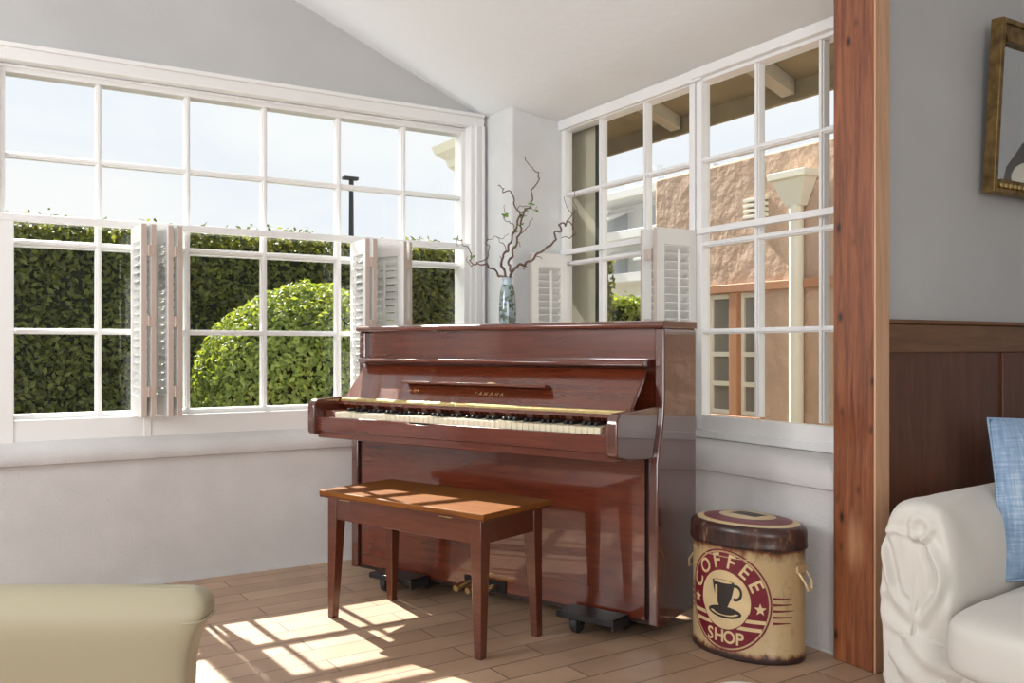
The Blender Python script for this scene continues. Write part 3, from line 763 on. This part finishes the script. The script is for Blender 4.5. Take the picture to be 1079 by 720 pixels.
# ------------------------------------------------------------------ vase with curly willow, on the piano
vw = pr.matrix_basis @ Vector((.748, .185, 1.147))
va = empty('vase', vw); tag(va, 'small bottle-shaped vase with mottled green glaze, on the piano lid', 'vase')
m = MB(); m.lathe([(.026, 0), (.034, .004), (.037, .03), (.036, .08), (.033, .125), (.028, .155), (.024, .168)], 32, cap1=False); m.build('body', M['vase'], va)
m = MB(); m.lathe([(.0243, .166), (.020, .180), (.0215, .194), (.024, .199), (.021, .199), (.018, .190), (.017, .17)], 32, cap0=False, cap1=False); m.build('rim', M['vase_rim'], va)
rt_ = Vector((math.sin(R(ANG)), -math.cos(R(ANG)), 0)); fw_ = Vector((math.cos(R(ANG)), math.sin(R(ANG)), 0))
def curly(pts, n=9, amp=.006, seed=0):
    """smooth path through (right, up, away) points with a small corkscrew wobble"""
    pts = [Vector(p) for p in pts]; out = []
    P2 = [pts[0]]+pts+[pts[-1]]
    for i in range(1, len(P2)-2):
        for k in range(n):
            t = k/n; a, b, c, d = P2[i-1], P2[i], P2[i+1], P2[i+2]
            p = .5*((2*b)+(c-a)*t+(2*a-5*b+4*c-d)*t*t+(-a+3*b-3*c+d)*t**3)
            s = (i+t)*2.1+seed
            p = p+Vector((math.sin(s*2.3), math.cos(s*2.9), math.sin(s*1.7+1)))*amp
            out.append(p)
    out.append(pts[-1]); return out
def wpt(p): return rt_*p.x+Vector((0,0,p.y))+fw_*p.z
S = 3.86/950                                   # metres per photo unit at the vase
def px(lst, seed, amp=.004, dz=.05):
    out = []
    for i, (x, y) in enumerate(lst):
        z = 0 if i == 0 else dz*math.sin(seed+i*1.3)
        out.append(((x-537)*S, .186+(297-y)*S, z))
    return curly(out, 8, amp, seed)
def branch(label, main, twigs, leaves, seed, r0=.0050):
    root = empty('willow_branch', vw); tag(root, label, 'branch', 'curly willow branches in the vase')
    m = MB(); pts = [wpt(p) for p in px(main, seed)]
    pts = [Vector((0, 0, .03)), Vector((pts[0].x*.5, pts[0].y*.5, .15))]+pts
    n = len(pts); m.tube(pts, [r0*(1-.72*i/n) for i in range(n)], 7); st = m.build('stem', M['bark'], root)
    for tw in twigs:
        t = MB(); q = [wpt(p) for p in px(tw, seed+1, .0035, .03)]
        # start the twig on the nearest point of the stem
        near = min(pts, key=lambda a: (a-q[0]).length); q[0] = near
        d = near-wpt(Vector(((tw[0][0]-537)*S, .186+(297-tw[0][1])*S, 0)))
        q = [near]+[p+d*max(0, 1-i/6) for i, p in enumerate(q[1:])]
        k = len(q); t.tube(q, [.0022*(1-.55*i/k) for i in range(k)], 6); t.build('twig', M['bark'], root)
        pts += q
    random.seed(seed)
    for (x, y) in leaves:
        tgt = wpt(Vector(((x-537)*S, .186+(297-y)*S, 0)))
        near = min(pts, key=lambda a: abs((a-tgt).dot(rt_))+abs((a-tgt).z))
        lf = MB()
        for k in range(6):
            d = Vector((random.gauss(0,1), random.gauss(0,1), random.gauss(0,.7))).normalized(); w = d.orthogonal().normalized(); s = random.uniform(.015, .026)
            lf.add([near, near+d*s*.5+w*s*.3, near+d*s, near+d*s*.5-w*s*.3], [(0, 1, 2, 3)])
        lf.build('leaf', M['leaf'], root)
    return root
branch('curly willow branch reaching far left over the lid, one leaf at its tip',
       [(536,295), (528,291), (520,284), (512,281), (503,280), (497,275), (499,267), (493,262), (489,256)],
       [[(512,282), (516,272), (518,264), (515,257), (523,251), (532,252), (538,248)], [(503,280), (497,281), (495,273)], [(489,256), (484,254), (486,262)]], [(483,254), (497,271)], 1)
branch('curly willow branch whose two prongs stand upright left of centre',
       [(537,295), (533,288), (531,277), (534,270), (538,262), (541,252), (545,244), (549,233), (551,228), (546,220), (543,211), (541,206), (533,206), (532,200), (527,195)],
       [[(545,244), (542,238), (536,236), (534,228), (534,217)], [(538,262), (531,258), (526,253)], [(531,277), (529,272)]], [(541,246), (535,227), (543,231)], 2, .0058)
branch('tallest curly willow branch, bending to a thin tip high against the pillar',
       [(538,295), (541,288), (538,281), (541,272), (544,262), (548,252), (551,244), (552,231), (558,221), (563,214), (562,205), (569,194), (569,186), (564,178), (558,172), (554,169)],
       [[(552,231), (548,222), (555,219), (566,222)], [(548,252), (556,244), (561,236), (563,230)], [(544,262), (547,258), (551,261)]], [(563,215), (556,223), (552,232), (546,261), (569,222), (542,240)], 3, .0058)
branch('thick curly willow branch sweeping right towards the window, corkscrewed at its end',
       [(539,295), (543,287), (549,281), (556,279), (564,273), (574,266), (583,260), (588,251), (586,246), (592,245), (591,239), (598,240), (599,233), (605,238), (607,247), (603,253), (593,253)],
       [[(605,238), (606,229), (610,222), (606,212), (607,205)], [(599,233), (604,227), (598,217), (597,209)], [(549,281), (553,285), (558,282)], [(571,268), (572,275)]], [], 4, .0062)

# ------------------------------------------------------------------ coffee tin
BA, BB, BC = .209, .148, (2.335, 2.262, 0)
tin = empty('storage_tin', BC, R(12)); tin.scale = (1, 1, 1.02); tag(tin, 'oval vintage tin bin with a crimson COFFEE SHOP emblem, on the tiles beside the piano', 'bin')
NE = 72
def ring(sc, z, add=0):
    out = []
    for j in range(NE):
        t = 2*math.pi*j/NE
        out.append(((BB*sc+add)*math.cos(t), (BA*sc+add)*math.sin(t), z))
    return out
m = MB(); m.loft([ring(.965, 0, .0), ring(.985, .004), ring(.99, .012), ring(.985, .024), ring(.975, .028), ring(.975, .36), ring(.985, .364), ring(.985, .374), ring(.95, .376)]); m.build('body', M['tin'], tin, angle=60)
m = MB()
for z in (.335,): m.tube([Vector((p[0], p[1], z)) for p in ring(.975, z, .0005)], .0016, 6, closed=True)
m.build('bead', M['tin'], tin)
m = MB(); m.loft([ring(.995, .368), ring(1.02, .370), ring(1.025, .378), ring(1.015, .384), ring(1.015, .410), ring(1.02, .414), ring(1.0, .430), ring(.95, .4385), ring(.90, .441), ring(.6, .452), ring(.3, .457), ring(.05, .458)]); lid = m.build('lid', M['lid'], tin, angle=60)
# arc length along the oval, 0 at the face turned to the room (-x), growing towards the camera's right
NT = 1440
arcs = [0.0]; pp = None
def el(t): return Vector((-BB*math.cos(t), -BA*math.sin(t), 0))
for i in range(NT):
    arcs.append(arcs[-1]+(el((i+1)*math.pi/NT)-el(i*math.pi/NT)).length)
def wrap(s, z, off):
    sg = 1 if s >= 0 else -1; a = abs(s); lo, hi = 0, NT
    while hi-lo > 1:
        mid = (lo+hi)//2
        if arcs[mid] <= a: lo = mid
        else: hi = mid
    f = (a-arcs[lo])/(arcs[hi]-arcs[lo]); t = (lo+f)*math.pi/NT*sg
    p = el(t)*.975; nrm = Vector((-math.cos(t)/BB, -math.sin(t)/BA, 0)).normalized()
    return p+nrm*off+Vector((0, 0, z))
EC = (.000, .192); ER = .168                   # emblem centre (arc, height) and radius
def flat_disc(r0, r1, n=96, k=8, a0=0, a1=2*math.pi, cen=(0,0), sy=1):
    vs, fs = [], []
    for i in range(k+1):
        r = r0+(r1-r0)*i/k
        for j in range(n+1):
            t = a0+(a1-a0)*j/n; vs.append((cen[0]+r*math.cos(t), cen[1]+r*math.sin(t)*sy))
    for i in range(k):
        for j in range(n): fs.append((i*(n+1)+j, i*(n+1)+j+1, (i+1)*(n+1)+j+1, (i+1)*(n+1)+j))
    return vs, fs
def strip(x0, x1, y0, y1, n=12, taper=1.0):
    vs, fs = [], []
    for i in range(n+1):
        x = x0+(x1-x0)*i/n; f = 1-(1-taper)*i/n; c = (y0+y1)/2
        vs += [(x, c+(y0-c)*f), (x, c+(y1-c)*f)]
    for i in range(n): fs.append((2*i, 2*i+2, 2*i+3, 2*i+1))
    return vs, fs
def fan(poly):
    bm = bmesh.new(); f = bm.faces.new([bm.verts.new((x, y, 0)) for x, y in poly]); r = bmesh.ops.triangulate(bm, faces=[f])
    bmesh.ops.subdivide_edges(bm, edges=[e for e in bm.edges if e.calc_length() > .02], cuts=2, use_grid_fill=False)
    bmesh.ops.triangulate(bm, faces=bm.faces); bm.verts.index_update()
    vs = [(v.co.x, v.co.y) for v in bm.verts]; fs = [[v.index for v in f.verts] for f in bm.faces]; bm.free(); return vs, fs
emb = MB()
def put(shape, off, mi, dx=0, dz=0, target=None):
    vs, fs = shape; emb.add([wrap(EC[0]+x+dx, EC[1]+y+dz, off) for x, y in vs], fs, mi)
k = ER/.168
put(flat_disc(.1625, .168), .0008, 0)
put(flat_disc(.0, .157, k=14), .0008, 0)
put(flat_disc(.0, .098, k=9), .0013, 1)
def band(y0, y1, r=.157):
    for sg in (-1, 1):
        xi = math.sqrt(max(0, .096**2-((y0+y1)/2)**2)); xo = math.sqrt(r**2-((y0+y1)/2)**2)
        put(strip(sg*xi, sg*xo, y0, y1), .0013, 1)
band(-.062, -.050); band(-.088, -.076)
put(flat_disc(.0955, .0985, 60, 1, R(200), R(340)), .0017, 0)
# lettering
def letter(chx, size, cx_, cy_, rot, mi, off=.0018, bold=.0012):
    vs, fs = text_mesh(chx, size, bold)
    c, s = math.cos(rot), math.sin(rot)
    put(([(cx_+(v.x*c-v.y*s), cy_+(v.x*s+v.y*c)) for v in vs], fs), off, mi)
for ch, aa in zip('COFFEE', (160, 130, 103, 78, 53, 28)):
    letter(ch, .067, .1285*math.cos(R(aa)), .1285*math.sin(R(aa)), R(aa-90), 1)
for ch, xx in zip('SHOP', (-.058, -.020, .021, .059)):
    letter(ch, .058, xx, -.122, 0, 1)
def star(cx_, cy_, r):
    return fan([(cx_+(r if i % 2 == 0 else r*.42)*math.sin(i*math.pi/5), cy_+(r if i % 2 == 0 else r*.42)*math.cos(i*math.pi/5)) for i in range(10)])
put(star(-.129, -.014, .021), .0018, 1); put(star(.129, -.014, .021), .0018, 1)
# cup and saucer
cup = [(-.048, .060), (.040, .060), (.038, .040), (.030, .010), (.014, -.022), (-.020, -.022), (-.036, .010), (-.045, .040)]
put(fan(cup), .0018, 2)
put(flat_disc(0, .044, 40, 3, cen=(-.004, .060), sy=.16), .0019, 2); put(flat_disc(0, .037, 40, 3, cen=(-.004, .0605), sy=.13), .0023, 1)
put(flat_disc(.016, .025, 30, 2, R(-110), R(130), (.044, .030), 1.1), .0018, 2)
put(flat_disc(0, .066, 48, 4, cen=(.0, -.040), sy=.30), .0018, 2); put(flat_disc(.045, .058, 40, 1, R(195), R(345), (.0, -.036), .28), .0023, 1)
put(flat_disc(0, .026, 30, 2, cen=(-.003, -.027), sy=.35), .0024, 2)
put(strip(-.036, -.026, -.005, .045, 3), .0023, 1)
for i in range(5):
    put(strip(.1705, .245-.006*abs(i-2), .020-i*.020, .028-i*.020, 10, .25), .0008, 0)
    put(strip(-.1705, -.245+.006*abs(i-2), .020-i*.020, .028-i*.020, 10, .25), .0008, 0)
eo = emb.build('emblem', [M['crimson'], M['cream_print'], M['ink']], tin, smooth=True)
# print on the lid: crimson ring and a little dark cup on cream
lm = MB()
def lidz(x, y):
    r = math.sqrt((x/BB)**2+(y/BA)**2); pr_ = [(0, .4582), (.3, .457), (.6, .452), (.9, .441), (.95, .4385)]
    for (a, za), (b, zb) in zip(pr_, pr_[1:]):
        if r <= b: return za+(zb-za)*(r-a)/(b-a)
    return .4385
def putl(shape, off, mi, sc=1.0, rot=-36):
    vs, fs = shape; c, s = math.cos(R(rot)), math.sin(R(rot)); o = []
    for x, y in vs:
        o.append((x, y, lidz(x, y)+off))
    lm.add(o, fs, mi)
def ell(r0, r1, n=72, k=8):
    vs, fs = flat_disc(r0, r1, n, k); return [(x*BB, y*BA) for x, y in vs], fs
putl(ell(0, .90, k=12), .0006, 1); putl(ell(.0, .78, k=12), .0012, 0); putl(ell(0, .50, k=8), .0018, 1)
putl(([(x*BB, y*BA) for x, y in fan([(-.22, -.24), (.18, -.30), (.22, .22), (-.14, .28)])[0]], fan([(-.22, -.24), (.18, -.30), (.22, .22), (-.14, .28)])[1]), .0024, 2)
lm.build('lid_print', [M['crimson'], M['cream_print'], M['ink']], lid)
# wire handles at both ends
for sg in (-1, 1):
    m = MB(); y0 = sg*BA*.975
    m.tube([(-.020, y0-sg*.001, .300), (-.024, y0+sg*.006, .296), (-.022, y0+sg*.026, .270), (-.012, y0+sg*.032, .245), (.012, y0+sg*.032, .245), (.022, y0+sg*.026, .270), (.024, y0+sg*.006, .296), (.020, y0-sg*.001, .300)], .004, 10)
    h = m.build('handle', M['cream_print'], tin)
    m = MB(); m.box(-.03, .03, y0-.006, y0+.004, .294, .318); m.build('handle_plate', M['tin'], h, bevel=.003)

# ------------------------------------------------------------------ slipcovered sofa
so = empty('sofa', (2.352, 1.60, 0), R(6)); tag(so, 'cream slipcovered sofa with a rumpled rolled arm, against the dark panelling', 'sofa')
def fold(p, seed):
    return noise.noise(Vector((p[0]*7, p[1]*7, p[2]*5))+Vector((seed, 0, 0)))*.010+noise.noise(Vector((p[0]*16, p[1]*16, p[2]*9))+Vector((seed, 5, 0)))*.004
# rolled arm: local x runs back along the arm, local y away from the wall is negative
ARM_TOP = .612
def arm_section(k, n=150):
    out = []
    for j in range(n):
        t = 2*math.pi*j/n; c, s_ = math.cos(t), math.sin(t)
        z = (ARM_TOP-.28)*(abs(s_)**.72)*(1 if s_ > 0 else -1)
        w = .112+.020*max(0, s_)
        y = w*(abs(c)**.68)*(1 if c > 0 else -1)
        out.append((y*k, .28+z*(1-(1-k)*.62)))
    return out
def photo_pt(a, b): return (.125-(a-22)*.00100, ARM_TOP-(b-88)*.00082)
FOLDS = [([(25,212),(60,203),(100,200),(150,208),(182,212)], .010, .0055),
 ([(152,214),(140,180),(146,150),(168,138),(190,150),(196,176),(180,212)], .013, .0075),
 ([(180,215),(205,250),(225,290),(232,340),(215,400),(190,450),(168,495)], .015, .0085),
 ([(168,215),(190,270),(208,330),(200,380)], -.009, .0070),
 ([(28,215),(46,270),(62,320),(80,400),(108,440),(150,480)], .013, .0075),
 ([(45,215),(70,260),(80,320),(100,390)], -.008, .008),
 ([(30,430),(62,420),(90,440),(110,470),(160,520)], .010, .008),
 ([(36,470),(60,520),(110,545),(175,560)], .012, .009),
 ([(120,230),(128,300),(118,360),(130,420)], .005, .012)]
FOLDS = [([Vector(photo_pt(*p)) for p in pl], a_, w_) for pl, a_, w_ in FOLDS]
def seg_dist(p, a, b):
    ab = b-a; t = max(0, min(1, (p-a).dot(ab)/max(ab.length_squared, 1e-9))); return (p-a-ab*t).length
def front_fold(y, z):
    p = Vector((y, z)); h = 0
    for pl, a_, w_ in FOLDS:
        d = min(seg_dist(p, u, v) for u, v in zip(pl, pl[1:]))/(w_*1.55)
        if d < 4: h += a_*(math.exp(-d*d)-.40*math.exp(-((d-1.6)/.9)**2))*(1+.5*noise.noise(Vector((y*14, z*14, a_*900))))
    return h
rings = []
xk = [(-.052, .03), (-.052, .10)]+[(-.052+.002*(i/18)**3, .10+.72*i/18) for i in range(1, 19)]+[(-.049, .855), (-.046, .885), (-.041, .915), (-.034, .942), (-.024, .967), (-.012, .985), (.002, .996), (.018, 1.0)]+[(.018+.03*i, 1.0) for i in range(1, 8)]+[(.30, 1), (.42, 1), (.55, 1), (.70, 1)]
for (x, k) in xk: rings.append([[x, y, z] for (y, z) in arm_section(k)])
for r in rings:
    for p in r:
        if p[0] < .03:
            p[0] -= front_fold(p[1], p[2])*max(0, min(1, (.03-p[0])/.06))
        g = max(0, min(1, (.30-p[0])/.3))
        f = noise.noise(Vector((p[0]*9, p[1]*9, p[2]*7)))*.006+noise.noise(Vector((p[0]*26, p[1]*22, p[2]*9+4)))*.0025*(.3+g)
        p[1] += f*(1 if p[1] > 0 else -1); p[2] += f*.7
m = MB(); m.loft(rings); m.build('arm', M['slip'], so, sub=1, angle=180)
def superbox(cx_, cy_, cz_, a, b, c, e=.35, n=40, mm=24, seed=0, amp=.0):
    vs, rings_ = [], []
    for i in range(1, mm):
        ph = -math.pi/2+math.pi*i/mm; ring_ = []
        for j in range(n):
            t = 2*math.pi*j/n
            f = lambda v, ee: math.copysign(abs(v)**ee, v)
            x = a*f(math.cos(ph), e)*f(math.cos(t), e); y = b*f(math.cos(ph), e)*f(math.sin(t), e); z = c*f(math.sin(ph), e*1.3)
            p = Vector((cx_+x, cy_+y, cz_+z))
            if amp: p += Vector((x, y, z)).normalized()*amp*noise.noise(p*6+Vector((seed, 0, 0)))
            ring_.append(p)
        rings_.append(ring_)
    return rings_
m = MB(); m.loft(superbox(.30, -.497, .272, .525, .375, .092, .30, seed=1, amp=.008)); m.build('seat_cushion', M['slip'], so, sub=1, angle=180)
m = MB(); m.loft(superbox(.42, -.55, .10, .47, .54, .10, .25, seed=3, amp=.03)); m.build('base', M['slip'], so, sub=1, angle=180)
m = MB(); m.loft(superbox(.93, -.50, .42, .13, .60, .40, .4, seed=4, amp=.012)); m.build('back', M['slip'], so, sub=1, angle=180)
# loose bunched cloth at the foot of the arm
rings = []
for i in range(15):
    z = .0+.24*i/14; rr = []
    for j in range(40):
        t = 2*math.pi*j/40
        w = 1.0+.085*math.sin(z*70+math.sin(t*2)*2.2+t*2)*(.4+.6*math.sin(math.pi*i/14))+.10*noise.noise(Vector((math.cos(t)*2, math.sin(t)*2, z*16)))
        rr.append((.09+.165*math.cos(t)*w, -.02+.150*math.sin(t)*w, z))
    rings.append(rr)
m = MB(); m.loft(rings); m.build('skirt', M['slip'], so, sub=2, angle=180)

# blue linen pillow, propped on the seat
pw = empty('throw_pillow', (2.845, 1.415, .360), R(-24)); tag(pw, 'faded blue linen throw pillow propped on the cream sofa', 'pillow')
rings = []; n = 28
def pil(u, v, s):
    k = .035
    x = .255*u*(1-k*(1-v*v)*1.0); z = .240*v*(1-k*(1-u*u)*1.0)
    th = .075*((1-abs(u)**2.6)*(1-abs(v)**2.6))**.55
    th += .006*noise.noise(Vector((u*3, v*3, s*2)))*(1-u*u)*(1-v*v)
    return (x, s*th, z+.24)
m = MB()
for s in (-1, 1):
    vs = [pil(-1+2*i/n, -1+2*j/n, s) for i in range(n+1) for j in range(n+1)]
    m.add(vs, [(i*(n+1)+j, (i+1)*(n+1)+j, (i+1)*(n+1)+j+1, i*(n+1)+j+1) for i in range(n) for j in range(n)])
po = m.build('cover', M['linen'], pw, angle=180)
po.rotation_euler = (R(-8), 0, 0)
m = MB(); ed = []
for i in range(4*n):
    s_, f = divmod(i, n); f = -1+2*f/n
    u, v = ((f, -1), (1, f), (-f, 1), (-1, -f))[s_]; ed.append(Vector(pil(u, v, 1)))
m.tube(ed, .004, 6, closed=True); e = m.build('seam', M['linen'], pw, angle=180); e.rotation_euler = (R(-8), 0, 0)

# ------------------------------------------------------------------ cream leather chair in the foreground
ch = empty('lounge_chair', (.353-.854*.36, 1.54+.519*.36, 0), R(ANG-90)); tag(ch, 'cream leather lounge chair with a rolled back top, seen from behind in the foreground', 'chair')
def se_ring(a, b, cy, z, n=56, e=.35):
    out = []
    for j in range(n):
        t = 2*math.pi*j/n; f = lambda v: math.copysign(abs(v)**e, v)
        out.append((a*f(math.cos(t)), cy+b*f(math.sin(t)), z))
    return out
rings = []
for (z, a, b, cy) in ((.10, .300, .035, .10), (.20, .304, .038, .085), (.35, .309, .042, .055), (.48, .315, .046, .024), (.545, .326, .049, .008), (.575, .338, .051, .002), (.595, .349, .052, 0), (.610, .356, .051, 0), (.624, .358, .047, 0), (.636, .354, .039, 0), (.646, .345, .028, 0), (.652, .332, .016, 0), (.654, .318, .006, 0)):
    rings.append(se_ring(a, b, cy, z))
m = MB(); m.loft(rings); m.build('back', M['leather'], ch, sub=1, angle=180)
m = MB()
rg = [Vector((p[0], p[1], .603)) for p in se_ring(.3545, .0525, 0, .603)]
m.tube([p for p in (rg[-6:]+rg[:7]) if p.x > .2], .0025, 8); m.build('piping', M['leather'], ch)
m = MB(); m.loft(superbox(-.08, .27, .20, .24, .23, .08, .3)); m.build('seat', M['leather'], ch, sub=1, angle=180)
for sx in (-1, 1):
    for y in (.10, .42):
        m = MB(); m.tube([(-.08+sx*.18, y, .16), (-.08+sx*.20, y, 0)], [.018, .012], 12); m.build('leg', M['steel'], ch)

# pale pouf just touching the bottom of the view
pf = empty('pouf', (1.247, 1.214, 0)); tag(pf, 'pale woven pouf whose top peeks in at the bottom edge below the tin', 'pouf')
m = MB(); m.lathe([(.12, 0), (.20, .012), (.245, .08), (.255, .16), (.24, .25), (.19, .325), (.13, .368), (.085, .388)], 48, cap1=False); m.build('cushion', M['pouf'], pf, angle=180)
m = MB(); m.lathe([(.086, .387), (.068, .400), (.045, .4075), (.02, .411), (.003, .412)], 48, cap0=False); m.build('knot', M['pouf'], pf, angle=180)

# ------------------------------------------------------------------ gilt mirror, with the clock it reflects
mr = empty('wall_mirror', (3.10, 1.878, 1.60)); tag(mr, 'gilt-framed mirror hung on the grey wall above the sofa', 'mirror')
mr.rotation_euler = (R(3.2), 0, 0)
W_, H_ = .74, .61
m = MB()
m.box(0, .022, -.045, .0, 0, H_); m.box(W_-.022, W_, -.045, .0, 0, H_); m.box(.022, W_-.022, -.045, 0, 0, .018); m.box(.022, W_-.022, -.045, 0, H_-.018, H_)
fr = m.build('frame', M['gilt'], mr, bevel=.003)
m = MB()
m.prism([(.022, .018), (W_-.022, .018), (W_-.062, .052), (.056, .052)], 'y', -.036, -.012); m.prism([(.022, H_-.018), (.056, H_-.075), (W_-.062, H_-.075), (W_-.022, H_-.018)], 'y', -.036, -.012)
m.prism([(.022, .018), (.026, .052), (.026, H_-.075), (.022, H_-.018)], 'y', -.036, -.012); m.prism([(W_-.022, .018), (W_-.022, H_-.018), (W_-.062, H_-.075), (W_-.062, .052)], 'y', -.036, -.012)
m.build('inner_moulding', M['gilt'], mr, bevel=.003)
for i in range(24):
    m = MB(); x = .045+i*.0285
    m.lathe([(.001, -.010), (.008, -.006), (.010, 0), (.008, .006), (.001, .010)], 10, (x, -.042, .028)); m.build('bead', M['brass'], mr)
m = MB(); m.box(.02, W_-.02, -.012, -.008, .015, H_-.015); m.build('glass', M['mirror'], mr)
sh = empty('wall_shelf', (4.65, 1.30, 1.66)); tag(sh, 'dark wall shelf under the clock, seen only in the mirror', 'shelf')
m = MB(); m.box(-.16, 0, -.35, .35, -.03, 0); m.build('board', M['clock'], sh, bevel=.004)
m = MB()
for y in (-.25, .25): m.prism([(0, -.03), (-.13, -.03), (-.10, -.06), (-.02, -.16), (0, -.17)], 'y', y-.012, y+.012)
m.build('bracket', M['clock'], sh)
ck = empty('mantel_clock', (4.57, 1.19, 1.66)); tag(ck, 'dark mantel clock on the shelf, reflected at the edge of the gilt mirror', 'clock')
m = MB(); prof = [(-.20, 0), (.20, 0), (.20, .03), (.15, .06), (.11, .13), (.10, .22), (.06, .28), (.03, .33), (0, .35), (-.03, .33), (-.06, .28), (-.10, .22), (-.11, .13), (-.15, .06), (-.20, .03)]
m.prism(prof, 'x', -.06, .06); m.build('case', M['clock'], ck, bevel=.006)
m = MB(); m.lathe([(.062, 0), (.062, .006), (.055, .008)], 32, (-.060, 0, .17), rot=Matrix.Rotation(R(-90), 3, 'Y')); m.build('dial', M['clock_face'], ck)
